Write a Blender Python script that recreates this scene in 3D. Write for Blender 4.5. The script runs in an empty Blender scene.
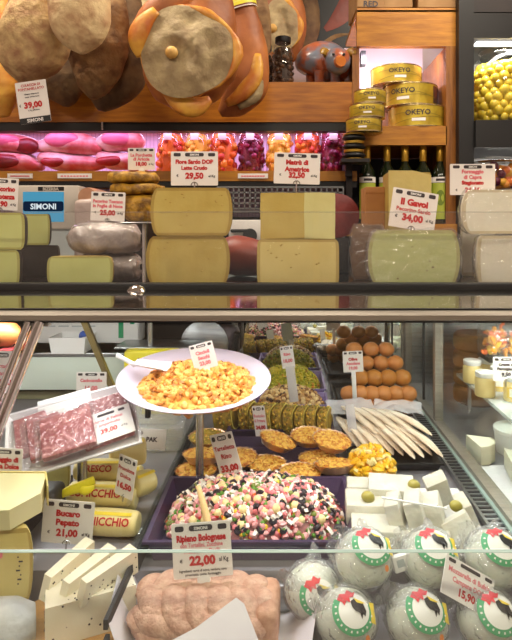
import bpy, bmesh, math, random
from mathutils import Vector, Matrix, Euler, noise
R = random.Random(7)
PI = math.pi
C = bpy.context.scene.collection
EZ = 1.45                       # eye height
PX, PY, F = 285.0, 228.0, 560.0 # principal point and focal length of the view camera, in pixels

# ---------------------------------------------------------------- camera, world, light, exposure
cd = bpy.data.cameras.new('camera'); cam = bpy.data.objects.new('camera', cd); C.objects.link(cam)
cam.location = (0, 0, EZ); cam.rotation_euler = (PI/2, 0, 0)
cd.sensor_fit = 'HORIZONTAL'; cd.sensor_width = 36; cd.lens = 36*F/512
cd.shift_x = (256-PX)/512; cd.shift_y = (PY-320)/512
cd.clip_start = .02; cd.clip_end = 50
sc = bpy.context.scene
sc.camera = cam
sc.view_settings.view_transform = 'Standard'; sc.view_settings.look = 'None'
sc.view_settings.exposure = 0.0; sc.view_settings.gamma = 1
sc.cycles.transparent_max_bounces = 24
w = bpy.data.worlds.new('world'); sc.world = w; w.use_nodes = True
w.node_tree.nodes['Background'].inputs[0].default_value = (1, .93, .85, 1)
w.node_tree.nodes['Background'].inputs[1].default_value = .05
def area(name, loc, rot, sx, sy, power, col=(1, 1, 1)):
    l = bpy.data.lights.new(name, 'AREA'); l.shape = 'RECTANGLE'; l.size = sx; l.size_y = sy
    l.energy = power; l.color = col
    o = bpy.data.objects.new(name, l); C.objects.link(o); o.location = loc; o.rotation_euler = rot
    return o
# shop ceiling panels (the lamp bodies are built further down at the same places)
CEIL = 2.95
LAMPS = [(-1.3, -.45), (.0, -.45), (1.3, -.45), (-.8, 1.55), (.7, 1.55)]
for i, (x, y) in enumerate(LAMPS):
    area('ceiling_light', (x, y, CEIL-.05), (0, 0, 0), .55, .28, 22 if y < 1 else 23, (1, .88, .72))
# weak fill light added behind the customer, with no known source
area('window_light', (0.3, -2.35, 1.75), (PI/2, 0, 0), 2.6, 1.8, 3, (1, .96, .9))
# cold-cabinet tubes under the top shelf
area('case_tube_light', (-.02, .960, EZ-.1505), (0, 0, 0), .88, .03, 2.3, (1, .97, 1))
area('case_tube_light', (-.02, 1.62, EZ-.178), (0, 0, 0), .88, .03, 4.4, (1, .96, .96))
area('case_tube_light', (-.02, 1.130, EZ-.186), (0, 0, 0), .88, .03, .8, (1, .97, 1))
area('case_tube_light', (-.72, 1.30, EZ-.190), (0, 0, 0), .40, .03, 3.4, (1, .98, .97))
area('case_tube_light', (.75, 1.35, EZ-.190), (0, 0, 0), .5, .03, 4.2, (1, .96, .92))
# magenta meat-display strip under the beam, and the strip in the tin cubby
area('meat_strip_light', (-.42, 2.19, EZ+.405), (0, 0, 0), 1.5, .03, 2.5, (.92, .58, 1))
area('meat_strip_light', (-.42, 2.42, EZ+.43), (0, 0, 0), 1.5, .03, 4.2, (.86, .62, 1))
area('cubby_strip_light', (.43, 2.145, EZ+.665), (1.0, 0, 0), .28, .02, 2.6, (1, .84, 1))
area('cabinet_strip_light', (.86, 2.11, EZ+.672), (.5, 0, 0), .3, .02, 2.2, (1, .95, .88))  # added fill for the big jar's shelf, no known lamp
area('cabinet_strip_light', (.86, 2.11, EZ+.285), (.5, 0, 0), .3, .02, 1.0, (1, .97, .94))  # added fill for the lower jar's shelf

# ---------------------------------------------------------------- helpers
def Wp(px, py, Y): return Vector(((px-PX)*Y/F, Y, EZ+(PY-py)*Y/F))
def S(px, Y): return px*Y/F
def lin(c):
    c /= 255.0
    return c/12.92 if c <= .04045 else ((c+.055)/1.055)**2.4
def rgb(r, g, b): return (lin(r), lin(g), lin(b), 1)

class MB:
    """collects shapes, each with its own material slot, into one mesh"""
    def __init__(s): s.v = []; s.f = []; s.m = []; s.mats = []; s.cur = 0
    def mat(s, m):
        if m not in s.mats: s.mats.append(m)
        s.cur = s.mats.index(m); return s
    def add(s, vs, fs, M=None):
        b = len(s.v)
        s.v += [tuple(M @ Vector(p)) for p in vs] if M is not None else [tuple(p) for p in vs]
        s.f += [tuple(b+i for i in f) for f in fs]; s.m += [s.cur]*len(fs); return s
    def box(s, c, d, M=None):
        x, y, z = c; a, b, h = d[0]/2, d[1]/2, d[2]/2
        vs = [(x+i*a, y+j*b, z+k*h) for i in (-1, 1) for j in (-1, 1) for k in (-1, 1)]
        fs = [(0, 1, 3, 2), (4, 6, 7, 5), (0, 4, 5, 1), (2, 3, 7, 6), (0, 2, 6, 4), (1, 5, 7, 3)]
        return s.add(vs, fs, M)
    def rbox(s, c, d, r, M=None, seg=2, jit=0):
        vs, fs = rbox_mesh(d, r, seg)
        if jit: vs = [Vector(p)+noise.noise_vector(Vector(p)*9+Vector(c)*31)*jit for p in vs]
        T = Matrix.Translation(c)
        return s.add(vs, fs, (M @ T) if M is not None else T)
    def surf(s, fn, nu, nv, cu=False, cv=False, M=None):
        vs = [fn(i/(nu if cu else nu-1), j/(nv if cv else nv-1)) for i in range(nu) for j in range(nv)]
        fs = []
        for i in range(nu if cu else nu-1):
            for j in range(nv if cv else nv-1):
                a = i*nv+j; b = ((i+1) % nu)*nv+j; c = ((i+1) % nu)*nv+(j+1) % nv; d = i*nv+(j+1) % nv
                fs.append((a, b, c, d))
        return s.add(vs, fs, M)
    def lathe(s, prof, n=24, M=None, cap=True):
        vs = []; fs = []
        for (r, z) in prof: vs += [(r*math.cos(2*PI*k/n), r*math.sin(2*PI*k/n), z) for k in range(n)]
        for i in range(len(prof)-1):
            for k in range(n):
                fs.append((i*n+k, i*n+(k+1) % n, (i+1)*n+(k+1) % n, (i+1)*n+k))
        if cap:
            fs.append(tuple(reversed(range(n)))); fs.append(tuple(range((len(prof)-1)*n, len(prof)*n)))
        return s.add(vs, fs, M)
    def cyl(s, a, b, r, n=12, r2=None):
        a = Vector(a); b = Vector(b); q = (b-a).to_track_quat('Z', 'Y').to_matrix().to_4x4()
        return s.lathe([(r, 0), (r if r2 is None else r2, (b-a).length)], n, Matrix.Translation(a) @ q)
    def tube(s, pts, rad, n=16, steps=4, flat=(1, 1), up=(0, 1, 0), wob=0, seed=0):
        """sweep an ellipse along a smooth path; rad per control point, flat scales (across, along up)"""
        P = [Vector(p) for p in pts]; out = []; rr = []
        K = len(P)-1
        def cr(a, b, c, d, t): return .5*((2*b)+(c-a)*t+(2*a-5*b+4*c-d)*t*t+(3*b-a-3*c+d)*t**3)
        for i in range(K):
            for k in range(steps):
                t = k/steps
                out.append(cr(P[max(i-1, 0)], P[i], P[i+1], P[min(i+2, K)], t))
                rr.append(max(cr(rad[max(i-1, 0)], rad[i], rad[i+1], rad[min(i+2, K)], t), 1e-4))
        out.append(P[-1]); rr.append(rad[-1])
        vs = []; up = Vector(up)
        for i, p in enumerate(out):
            t = (out[min(i+1, len(out)-1)]-out[max(i-1, 0)]).normalized()
            u = t.cross(up)
            u = u.normalized() if u.length > 1e-4 else Vector((1, 0, 0))
            b = u.cross(t).normalized()
            for k in range(n):
                a = 2*PI*k/n
                q = p+u*math.cos(a)*rr[i]*flat[0]+b*math.sin(a)*rr[i]*flat[1]
                if wob: q += noise.noise_vector(q*14+Vector((seed*7.3, 0, 0)))*wob
                vs.append(q)
        fs = [(i*n+k, i*n+(k+1) % n, (i+1)*n+(k+1) % n, (i+1)*n+k) for i in range(len(out)-1) for k in range(n)]
        fs.append(tuple(reversed(range(n)))); fs.append(tuple(range((len(out)-1)*n, len(out)*n)))
        return s.add(vs, fs)
    def ball(s, c, r, n=16, wob=0, seed=0, M=None, fr=14):
        if not hasattr(r, '__len__'): r = (r, r, r)
        m = n//2; vs = [(0, 0, -1)]
        for i in range(1, m):
            t = PI*i/m
            vs += [(math.sin(t)*math.cos(2*PI*k/n), math.sin(t)*math.sin(2*PI*k/n), -math.cos(t)) for k in range(n)]
        vs.append((0, 0, 1)); L = len(vs)-1; fs = []
        for k in range(n):
            fs.append((0, 1+(k+1) % n, 1+k)); fs.append((L, 1+(m-2)*n+k, 1+(m-2)*n+(k+1) % n))
            for i in range(m-2): fs.append((1+i*n+k, 1+i*n+(k+1) % n, 1+(i+1)*n+(k+1) % n, 1+(i+1)*n+k))
        o = []
        for p in vs:
            q = Vector((p[0]*r[0], p[1]*r[1], p[2]*r[2]))
            if wob: q += noise.noise_vector(q*fr+Vector((seed*5.1, seed*3.3, 0)))*wob
            o.append(q)
        T = Matrix.Translation(c)
        return s.add(o, fs, (T @ M) if M is not None else T)
    def prism(s, poly, z0, z1, M=None):
        n = len(poly); vs = [(x, y, z0) for x, y in poly]+[(x, y, z1) for x, y in poly]
        fs = [tuple(reversed(range(n))), tuple(range(n, 2*n))]+[(i, (i+1) % n, n+(i+1) % n, n+i) for i in range(n)]
        return s.add(vs, fs, M)
    def text(s, t, x, z, h, y=0, wmax=None, bold=.02, M=None, align='C'):
        """lettering in the XZ plane facing -Y, centred on (x, z), capital height about h"""
        vs, fs, (x0, x1, z0, z1) = text_mesh(t, bold)
        k = h/.72; kx = k
        if wmax and (x1-x0)*kx > wmax: kx = wmax/(x1-x0)
        if wmax and align == 'F': kx = wmax/(x1-x0)
        ox = x-(x0+x1)/2*kx if align != 'L' else x-x0*kx
        return s.add([(ox+p[0]*kx, y, z-h*.5+p[1]*k) for p in vs], fs, M)
    def rrect(s, x, z, w_, h, r, y=0, M=None):
        pts = []
        for cx, cz, a0 in ((x+w_/2-r, z+h/2-r, 0), (x-w_/2+r, z+h/2-r, 90), (x-w_/2+r, z-h/2+r, 180), (x+w_/2-r, z-h/2+r, 270)):
            for k in range(4):
                a = math.radians(a0+30*k); pts.append((cx+r*math.cos(a), y, cz+r*math.sin(a)))
        return s.add(pts, [tuple(reversed(range(len(pts))))], M)
    def mesh(s, name, sharp=38):
        me = bpy.data.meshes.new(name); me.from_pydata(s.v, [], s.f)
        for m in s.mats: me.materials.append(m)
        me.polygons.foreach_set('material_index', s.m)
        me.polygons.foreach_set('use_smooth', [True]*len(s.f))
        if sharp: me.set_sharp_from_angle(angle=math.radians(sharp))
        me.update(); return me
    def build(s, name, parent=None, loc=None, rot=None, sharp=38):
        o = bpy.data.objects.new(name, s.mesh(name, sharp)); C.objects.link(o)
        if parent is not None: o.parent = parent
        if loc is not None: o.location = loc
        if rot is not None: o.rotation_euler = rot
        return o
_rb = {}
def rbox_mesh(d, r, seg=2):
    key = (tuple(round(x, 5) for x in d), round(r, 5), seg)
    if key not in _rb:
        bm = bmesh.new(); bmesh.ops.create_cube(bm, size=1)
        for v in bm.verts: v.co = Vector((v.co.x*d[0], v.co.y*d[1], v.co.z*d[2]))
        bmesh.ops.bevel(bm, geom=bm.edges[:], offset=min(r, min(d)*.49), segments=seg, profile=.5, affect='EDGES')
        bm.verts.index_update()
        _rb[key] = ([tuple(v.co) for v in bm.verts], [tuple(v.index for v in f.verts) for f in bm.faces]); bm.free()
    return _rb[key]
_tx = {}
def text_mesh(t, bold):
    key = (t, bold)
    if key not in _tx:
        cu = bpy.data.curves.new('lettering', 'FONT'); cu.body = t; cu.size = 1; cu.resolution_u = 2; cu.offset = bold; cu.fill_mode = 'FRONT'
        o = bpy.data.objects.new('lettering', cu); C.objects.link(o)
        dg = bpy.context.evaluated_depsgraph_get(); me = bpy.data.meshes.new_from_object(o.evaluated_get(dg))
        vs = [tuple(v.co) for v in me.vertices]; fs = [tuple(p.vertices) for p in me.polygons]
        bpy.data.objects.remove(o); bpy.data.curves.remove(cu); bpy.data.meshes.remove(me)
        xs = [v[0] for v in vs] or [0]; ys = [v[1] for v in vs] or [0]
        _tx[key] = (vs, fs, (min(xs), max(xs), min(ys), max(ys)))
    return _tx[key]
def tag(o, label, cat, group=None, kind=None):
    if label: o['label'] = label
    if cat: o['category'] = cat
    if group: o['group'] = group
    if kind: o['kind'] = kind
    return o
def thing(name, label, cat, loc=(0, 0, 0), rot=(0, 0, 0), group=None, kind=None):
    o = bpy.data.objects.new(name, None); C.objects.link(o); o.empty_display_size = .03
    o.location = loc; o.rotation_euler = rot
    return tag(o, label, cat, group, kind)
def dup(root, label, loc, rot=None, group=None):
    r = root.copy(); C.objects.link(r); r.location = loc
    if rot is not None: r.rotation_euler = rot
    if label: r['label'] = label
    if group: r['group'] = group
    for ch in list(root.children):
        c = ch.copy(); C.objects.link(c); c.parent = r
        for g in ch.children:
            d = g.copy(); C.objects.link(d); d.parent = c
    return r
def Rm(rx=0, ry=0, rz=0): return Euler((rx, ry, rz)).to_matrix().to_4x4()
def T(x, y, z): return Matrix.Translation((x, y, z))

# ---------------------------------------------------------------- materials
def mat(name, c1, c2=None, rough=.5, scale=20, det=3, bump=0, bscale=None, metal=0, stretch=(1, 1, 1), lo=.35, hi=.65, spec=.5, sss=0, kind='noise', emit=None, estr=0, coat=0):
    m = bpy.data.materials.new(name); m.use_nodes = True; nt = m.node_tree; N = nt.nodes; L = nt.links
    b = N['Principled BSDF']; b.inputs['Base Color'].default_value = c1; b.inputs['Roughness'].default_value = rough
    b.inputs['Metallic'].default_value = metal; b.inputs['Specular IOR Level'].default_value = spec
    if coat: b.inputs['Coat Weight'].default_value = coat; b.inputs['Coat Roughness'].default_value = .1
    if sss: b.inputs['Subsurface Weight'].default_value = sss; b.inputs['Subsurface Radius'].default_value = (.02, .012, .006); b.inputs['Subsurface Scale'].default_value = .6
    if emit: b.inputs['Emission Color'].default_value = emit; b.inputs['Emission Strength'].default_value = estr
    tc = N.new('ShaderNodeTexCoord'); mp = N.new('ShaderNodeMapping'); L.new(tc.outputs['Object'], mp.inputs[0]); mp.inputs['Scale'].default_value = stretch
    if c2:
        if kind == 'noise':
            t = N.new('ShaderNodeTexNoise'); t.inputs['Scale'].default_value = scale; t.inputs['Detail'].default_value = det; o = t.outputs['Fac']
        elif kind == 'voronoi':
            t = N.new('ShaderNodeTexVoronoi'); t.inputs['Scale'].default_value = scale; o = t.outputs['Distance']
        elif kind == 'brick':
            t = N.new('ShaderNodeTexBrick'); t.inputs['Scale'].default_value = scale; o = t.outputs['Fac']
        else:
            t = N.new('ShaderNodeTexWave'); t.inputs['Scale'].default_value = scale; t.inputs['Distortion'].default_value = 6; t.inputs['Detail'].default_value = det; o = t.outputs['Fac']
        L.new(mp.outputs[0], t.inputs['Vector'])
        r = N.new('ShaderNodeValToRGB'); r.color_ramp.elements[0].position = lo; r.color_ramp.elements[1].position = hi
        r.color_ramp.elements[0].color = c1; r.color_ramp.elements[1].color = c2
        L.new(o, r.inputs[0]); L.new(r.outputs[0], b.inputs['Base Color'])
    if bump:
        t2 = N.new('ShaderNodeTexNoise'); t2.inputs['Scale'].default_value = bscale or scale*2; t2.inputs['Detail'].default_value = 4
        L.new(mp.outputs[0], t2.inputs['Vector'])
        bp = N.new('ShaderNodeBump'); bp.inputs['Strength'].default_value = bump; bp.inputs['Distance'].default_value = .01
        L.new(t2.outputs['Fac'], bp.inputs['Height']); L.new(bp.outputs[0], b.inputs['Normal'])
    return m
def clear(name, tint=(1, 1, 1, 1), gloss=.05, rough=.02, haze=0, hcol=(1, 1, 1, 1), bump=0, bscale=40, ior=1.4):
    """see-through sheet: straight transmission, fresnel reflection, a little milkiness"""
    m = bpy.data.materials.new(name); m.use_nodes = True; nt = m.node_tree; N = nt.nodes; L = nt.links; N.clear()
    out = N.new('ShaderNodeOutputMaterial'); tr = N.new('ShaderNodeBsdfTransparent'); tr.inputs[0].default_value = tint
    gl = N.new('ShaderNodeBsdfGlossy'); gl.inputs['Roughness'].default_value = rough
    lw = N.new('ShaderNodeFresnel'); ge = N.new('ShaderNodeNewGeometry'); mr = N.new('ShaderNodeMapRange')
    mr.inputs['To Min'].default_value = ior; mr.inputs['To Max'].default_value = 1/ior   # a thin sheet reflects alike from both faces
    L.new(ge.outputs['Backfacing'], mr.inputs['Value']); L.new(mr.outputs[0], lw.inputs['IOR'])
    ad = N.new('ShaderNodeMath'); ad.operation = 'ADD'; ad.use_clamp = True; ad.inputs[1].default_value = gloss
    L.new(lw.outputs[0], ad.inputs[0]); mx = N.new('ShaderNodeMixShader')
    L.new(ad.outputs[0], mx.inputs[0]); L.new(tr.outputs[0], mx.inputs[1]); L.new(gl.outputs[0], mx.inputs[2]); last = mx
    if haze:
        df = N.new('ShaderNodeBsdfDiffuse'); df.inputs[0].default_value = hcol
        m2 = N.new('ShaderNodeMixShader'); m2.inputs[0].default_value = haze
        L.new(mx.outputs[0], m2.inputs[1]); L.new(df.outputs[0], m2.inputs[2]); last = m2
    if bump:
        tc = N.new('ShaderNodeTexCoord'); t2 = N.new('ShaderNodeTexNoise'); t2.inputs['Scale'].default_value = bscale; t2.inputs['Detail'].default_value = 2
        L.new(tc.outputs['Object'], t2.inputs['Vector']); bp = N.new('ShaderNodeBump'); bp.inputs['Strength'].default_value = bump; bp.inputs['Distance'].default_value = .02
        L.new(t2.outputs['Fac'], bp.inputs['Height']); L.new(bp.outputs[0], gl.inputs['Normal']); L.new(bp.outputs[0], lw.inputs['Normal'])
    L.new(last.outputs[0], out.inputs[0]); return m
def glow(name, col, s_):
    m = bpy.data.materials.new(name); m.use_nodes = True; N = m.node_tree.nodes; N.clear()
    out = N.new('ShaderNodeOutputMaterial'); e = N.new('ShaderNodeEmission'); e.inputs[0].default_value = col; e.inputs[1].default_value = s_
    m.node_tree.links.new(e.outputs[0], out.inputs[0]); return m

m_plaster = mat('plaster', rgb(206, 190, 188), rgb(194, 176, 174), .9, 6)
m_floor = mat('floor_tiles', rgb(150, 138, 122), rgb(120, 110, 98), .4, 4)
m_ceil = mat('ceiling_paint', rgb(225, 220, 210), None, .9)
m_wood = mat('oak_wood', rgb(180, 112, 26), rgb(142, 80, 14), .38, 7, 4, .08, 30, stretch=(1, 6, 9))
m_woodv = mat('oak_wood_upright', rgb(150, 94, 30), rgb(112, 64, 18), .4, 7, 4, .08, 30, stretch=(9, 6, 1))
m_woodl = mat('light_oak', rgb(186, 126, 38), rgb(156, 98, 26), .4, 8, 5, .08, 30, stretch=(1, 5, 7))
m_black = mat('black_paint', rgb(15, 14, 14), rgb(22, 21, 21), .45, 6)
m_blackgloss = mat('black_glass', rgb(14, 13, 14), None, .12)
m_dark = mat('dark_wall', rgb(40, 32, 30), rgb(28, 22, 22), .7, 5)
m_steel = mat('brushed_steel', rgb(176, 178, 178), rgb(150, 152, 154), .32, 6, 3, .02, 200, metal=1, stretch=(1, 20, 20))
m_chrome = mat('chrome', rgb(225, 225, 225), None, .06, metal=1)
m_ledge = mat('polished_steel_ledge', rgb(214, 210, 204), None, .07, metal=1)
m_alu = mat('aluminium_profile', rgb(166, 158, 146), rgb(150, 142, 132), .35, 8, 2, metal=.6, stretch=(1, 30, 30))
m_mirror = mat('mirror', rgb(225, 228, 226), None, .01, metal=1)
m_glass = clear('cabinet_glass', (.955, .985, .97, 1), .02, .01)
m_acrylic = clear('acrylic_guard', (.985, .985, .985, 1), .0, .02, .008)
m_glassedge = mat('glass_edge', rgb(170, 192, 184), None, .2)
m_film = clear('clear_film', (.98, .98, .98, 1), .05, .12, .06, bump=.6, bscale=55)
m_filmhazy = clear('hazy_film', (.97, .97, .97, 1), .05, .18, .22, bump=.8, bscale=45)
m_jarglass = clear('jar_glass', (.97, .98, .95, 1), .05, .02)
m_white = mat('white_plastic', rgb(236, 234, 230), None, .4)
m_paper = mat('white_paper', rgb(240, 236, 238), rgb(228, 222, 228), .8, 9)
m_card = mat('card_white', rgb(236, 230, 224), None, .5)
m_ink = mat('dark_ink', rgb(58, 48, 50), None, .6)
m_red = mat('red_ink', rgb(196, 34, 34), None, .6)
m_redf = mat('faded_red_ink', rgb(226, 120, 128), None, .6)
m_textw = mat('white_ink', rgb(238, 234, 230), None, .6)
m_plum = mat('plum_tray', rgb(74, 56, 86), rgb(62, 46, 74), .3, 5)
m_plumlight = mat('lilac_tray', rgb(160, 138, 190), rgb(146, 124, 178), .35, 5)
m_tray = mat('white_tray', rgb(228, 224, 224), None, .35)
m_deck = mat('cabinet_deck', rgb(168, 164, 168), rgb(142, 138, 142), .3, 6, metal=.4)
m_cream = mat('cream_panel', rgb(212, 222, 208), rgb(204, 214, 200), .45, 3)
m_rubber = mat('black_rubber', rgb(26, 26, 27), None, .6)
m_green = mat('green_plastic', rgb(30, 150, 96), None, .4)
m_yellowpk = mat('yellow_pack', rgb(236, 220, 40), None, .4)
m_silver = mat('silver_rod', rgb(190, 188, 184), None, .25, metal=.9)
# cheese
m_paste = mat('pale_cheese_paste', rgb(216, 198, 128), rgb(206, 184, 108), .5, 9, 3, .08, 60, sss=.1)
m_pasteg = mat('ivory_cheese_paste', rgb(214, 208, 146), rgb(204, 194, 126), .5, 8, 3, .06, 60, sss=.1)
m_pastey = mat('golden_cheese_paste', rgb(196, 174, 96), rgb(180, 154, 72), .5, 10, 3, .1, 60, sss=.1)
m_pastegr = mat('greenish_cheese_paste', rgb(196, 200, 128), rgb(186, 190, 112), .5, 8, 3, .06, 60, sss=.1)
m_pastew = mat('white_cheese_paste', rgb(238, 234, 214), rgb(230, 224, 198), .5, 12, 3, .08, 70, sss=.1)
m_pepato = mat('peppercorn_cheese', rgb(238, 230, 206), rgb(228, 216, 186), .5, 14, 3, .08, 80, sss=.1)
m_peppercorn = mat('peppercorn', rgb(54, 44, 40), None, .7)
m_rindy = mat('straw_rind', rgb(184, 156, 74), rgb(156, 126, 56), .6, 14, 4, .25, 50)
m_rindb = mat('brown_rind', rgb(132, 92, 48), rgb(98, 62, 32), .6, 12, 4, .3, 50)
m_rindk = mat('black_rind', rgb(34, 30, 28), rgb(52, 46, 38), .5, 14, 4, .2, 50)
m_rindw = mat('white_rind', rgb(230, 222, 196), rgb(214, 204, 172), .6, 12, 4, .2, 50)
m_feta = mat('feta', rgb(214, 210, 196), rgb(204, 198, 180), .6, 30, 4, .25, 90, sss=.15)
m_mozz = mat('mozzarella', rgb(234, 236, 220), rgb(222, 226, 204), .35, 9, 3, .05, 30, sss=.2)
# meat
m_dustham = mat('dusty_ham_skin', rgb(208, 178, 124), rgb(160, 116, 82), .75, 24, 9, .7, 44, lo=.36, hi=.68)
m_lightenedham = mat('pale_ham_skin', rgb(226, 200, 150), rgb(190, 146, 106), .75, 24, 9, .7, 44, lo=.36, hi=.68)  # dusty skin lightened for the front ham, replacing missing contact shade
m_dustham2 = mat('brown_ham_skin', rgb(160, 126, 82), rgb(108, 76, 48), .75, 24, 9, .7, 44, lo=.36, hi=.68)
m_darkham = mat('shaded_brown_ham', rgb(122, 94, 60), rgb(84, 60, 38), .75, 22, 6, .5, 30)  # darker brown than the other ham skins
m_orangeham = mat('orange_ham_skin', rgb(190, 116, 56), rgb(142, 76, 34), .55, 8, 5, .3, 26)
m_fatrim = mat('yellow_ham_fat', rgb(224, 170, 66), rgb(192, 104, 34), .45, 16, 5, .4, 30)
m_cutgrey = mat('larded_ham_face', rgb(180, 160, 118), rgb(132, 108, 78), .7, 22, 8, .7, 40, lo=.34, hi=.74)
m_bone = mat('bone', rgb(216, 172, 92), rgb(190, 140, 66), .5, 20)
m_pork = mat('pork_skin', rgb(230, 204, 200), rgb(196, 96, 100), .35, 12, 4, .15, 20)
m_porkred = mat('red_pork', rgb(168, 34, 40), rgb(104, 16, 24), .35, 9, 5, .2, 30)
m_porkpink = mat('pink_pork', rgb(224, 120, 150), rgb(196, 84, 118), .35, 8, 4, .1, 30)
m_salami = mat('salami_slice', rgb(142, 30, 38), rgb(216, 150, 146), .4, 120, 2, .06, lo=.52, hi=.68)
m_redham = mat('dark_red_ham', rgb(150, 62, 40), rgb(112, 40, 30), .45, 9, 4, .2)
# food
m_yellowcrumb = mat('golden_crumb', rgb(248, 206, 104), rgb(232, 168, 62), .5, 60, 3, .2, 90)
m_bun = mat('golden_roll', rgb(222, 154, 84), rgb(198, 116, 50), .35, 14, 3, .1)
m_bun2 = mat('amber_roll', rgb(206, 142, 56), rgb(178, 106, 36), .35, 14, 3, .1)
m_loaf = mat('raw_braided_loaf', rgb(212, 172, 146), rgb(192, 144, 120), .65, 70, 5, .5, 150)
m_bag = clear('milky_bag', (.97, .97, .97, 1), .06, .12, .14, (.8, .8, .8, 1), bump=.9, bscale=70)
# ================================================================ THE SETTING
def struct(name, mb, loc=None): o = mb.build(name, loc=loc); o['kind'] = 'structure'; return o
XL, XR, YB, YF = -2.3, 2.3, 2.62, -2.4
struct('floor', MB().mat(m_floor).box((0, (YB+YF)/2, -.05), (XR-XL+.2, YB-YF+.2, .1)))
struct('ceiling', MB().mat(m_ceil).box((0, (YB+YF)/2, CEIL+.05), (XR-XL+.2, YB-YF+.2, .1)))
struct('wall_back', MB().mat(m_plaster).box((0, YB+.05, CEIL/2), (XR-XL+.2, .1, CEIL)))
struct('wall_left', MB().mat(m_plaster).box((XL-.05, .1, CEIL/2), (.1, YB-YF, CEIL)))
struct('wall_right', MB().mat(m_plaster).box((XR+.05, .1, CEIL/2), (.1, YB-YF, CEIL)))
mb = MB().mat(m_plaster)                                     # front wall with the shop window opening
for c, d in (((-1.75, YF-.05, CEIL/2), (1.3, .1, CEIL)), ((2.0, YF-.05, CEIL/2), (.8, .1, CEIL)), ((.25, YF-.05, .4), (2.7, .1, .8)), ((.25, YF-.05, 2.82), (2.7, .1, .26))): mb.box(c, d)
struct('wall_front', mb)
mb = MB().mat(m_wood)
for c, d in (((-1.07, YF, 1.745), (.06, .12, 1.89)), ((1.57, YF, 1.745), (.06, .12, 1.89)), ((.25, YF, .83), (2.7, .12, .06)), ((.25, YF, 2.66), (2.7, .12, .06)), ((.25, YF, 1.745), (.05, .1, 1.8))): mb.box(c, d)
mb.mat(m_glass).box((.25, YF-.03, 1.745), (2.6, .008, 1.8))
struct('window_1', mb)

# ceiling lamps that carry the shop light
lamp = thing('ceiling_light', 'flush white ceiling light panel over the shop floor', 'ceiling light', (LAMPS[0][0], LAMPS[0][1], CEIL), group='ceiling light panels')
MB().mat(m_white).box((0, 0, -.015), (.62, .34, .03)).build('frame', lamp)
MB().mat(glow('lamp_glow', (1, .9, .75, 1), 3)).box((0, 0, -.033), (.56, .29, .006)).build('diffuser', lamp)
for x, y in LAMPS[1:]: dup(lamp, None, (x, y, CEIL))

# ---------------------------------------------------------------- the refrigerated display case
XA, XB = -1.15, 1.25                     # its run
XD, XG = -.247, .425                     # low tray divider, tall glass partition
def deck_z(Y): return EZ-(.632 if Y < .935 else .575-.035*(Y-.94))
case = thing('display_case', 'long refrigerated glass-fronted deli display case with steel top ledge', 'display case', (0, 1.4, 0))
OY = Matrix.Translation((0, -1.4, 0))
def cpart(name, mb, sharp=38):
    mb.v = [(x, y-1.4, z) for x, y, z in mb.v]
    return mb.build(name, case, sharp=sharp)
W_ = XB-XA; XM = (XA+XB)/2
cpart('cabinet_body', MB().mat(m_steel).box((XM, .765, .39), (W_, .03, .78)).box((XM, 1.4, .36), (W_, 1.24, .72)).mat(m_rubber).box((XM, .80, .05), (W_, .04, .1)))
mb = MB().mat(m_deck)
mb.box((XM, .86, deck_z(.8)-.02), (W_-.02, .16, .04))
z1, z2 = deck_z(.94), deck_z(1.97)
mb.add([(XA, .94, z1), (XB, .94, z1), (XB, 1.97, z2), (XA, 1.97, z2), (XA, .94, z1-.09), (XB, .94, z1-.09), (XB, 1.97, z1-.09), (XA, 1.97, z1-.09)],
       [(0, 1, 2, 3), (4, 7, 6, 5), (0, 4, 5, 1), (1, 5, 6, 2), (2, 6, 7, 3), (3, 7, 4, 0)])
cpart('deck', mb)
# top: black service shelf, steel ledge, aluminium nose
ZT = EZ-.116
cpart('top_shelf', MB().mat(m_blackgloss).box((XM, 1.515, ZT-.012), (W_, .89, .024)).mat(m_white).box((XM, 1.52, ZT-.045), (W_, .86, .03)))
cpart('shelf_lip', MB().mat(m_black).rbox((XM, 1.066, ZT+.005), (W_, .024, .014), .003))
y0_, y1_, d0_, d1_ = 1.0545, .900, -.1165, -.1286
vs = [(XA, y0_, EZ+d0_), (XB, y0_, EZ+d0_), (XB, y1_, EZ+d1_), (XA, y1_, EZ+d1_)]; vs += [(x, y, z-.006) for x, y, z in vs]
cpart('steel_ledge', MB().mat(m_ledge).add(vs, [(3, 2, 1, 0), (4, 5, 6, 7), (0, 1, 5, 4), (1, 2, 6, 5), (2, 3, 7, 6), (3, 0, 4, 7)]))
prof = [(.900, -.1300), (.888, -.1325), (.884, -.138), (.886, -.146), (.892, -.1485)]
mb = MB().mat(m_alu)
mb.surf(lambda u, v: (XA+u*W_, prof[round(v*4)][0], EZ+prof[round(v*4)][1]), 2, 5)
mb.box((XM, .905, EZ-.140), (W_, .02, .016))
mb.mat(m_black).box((XM, .898, EZ-.1305), (W_, .010, .003)).box((XM, .900, EZ-.1495), (W_, .016, .003))
mb.mat(m_white).box((XM, .995, EZ-.1405), (W_, .16, .006))
cpart('top_profile', mb)
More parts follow.
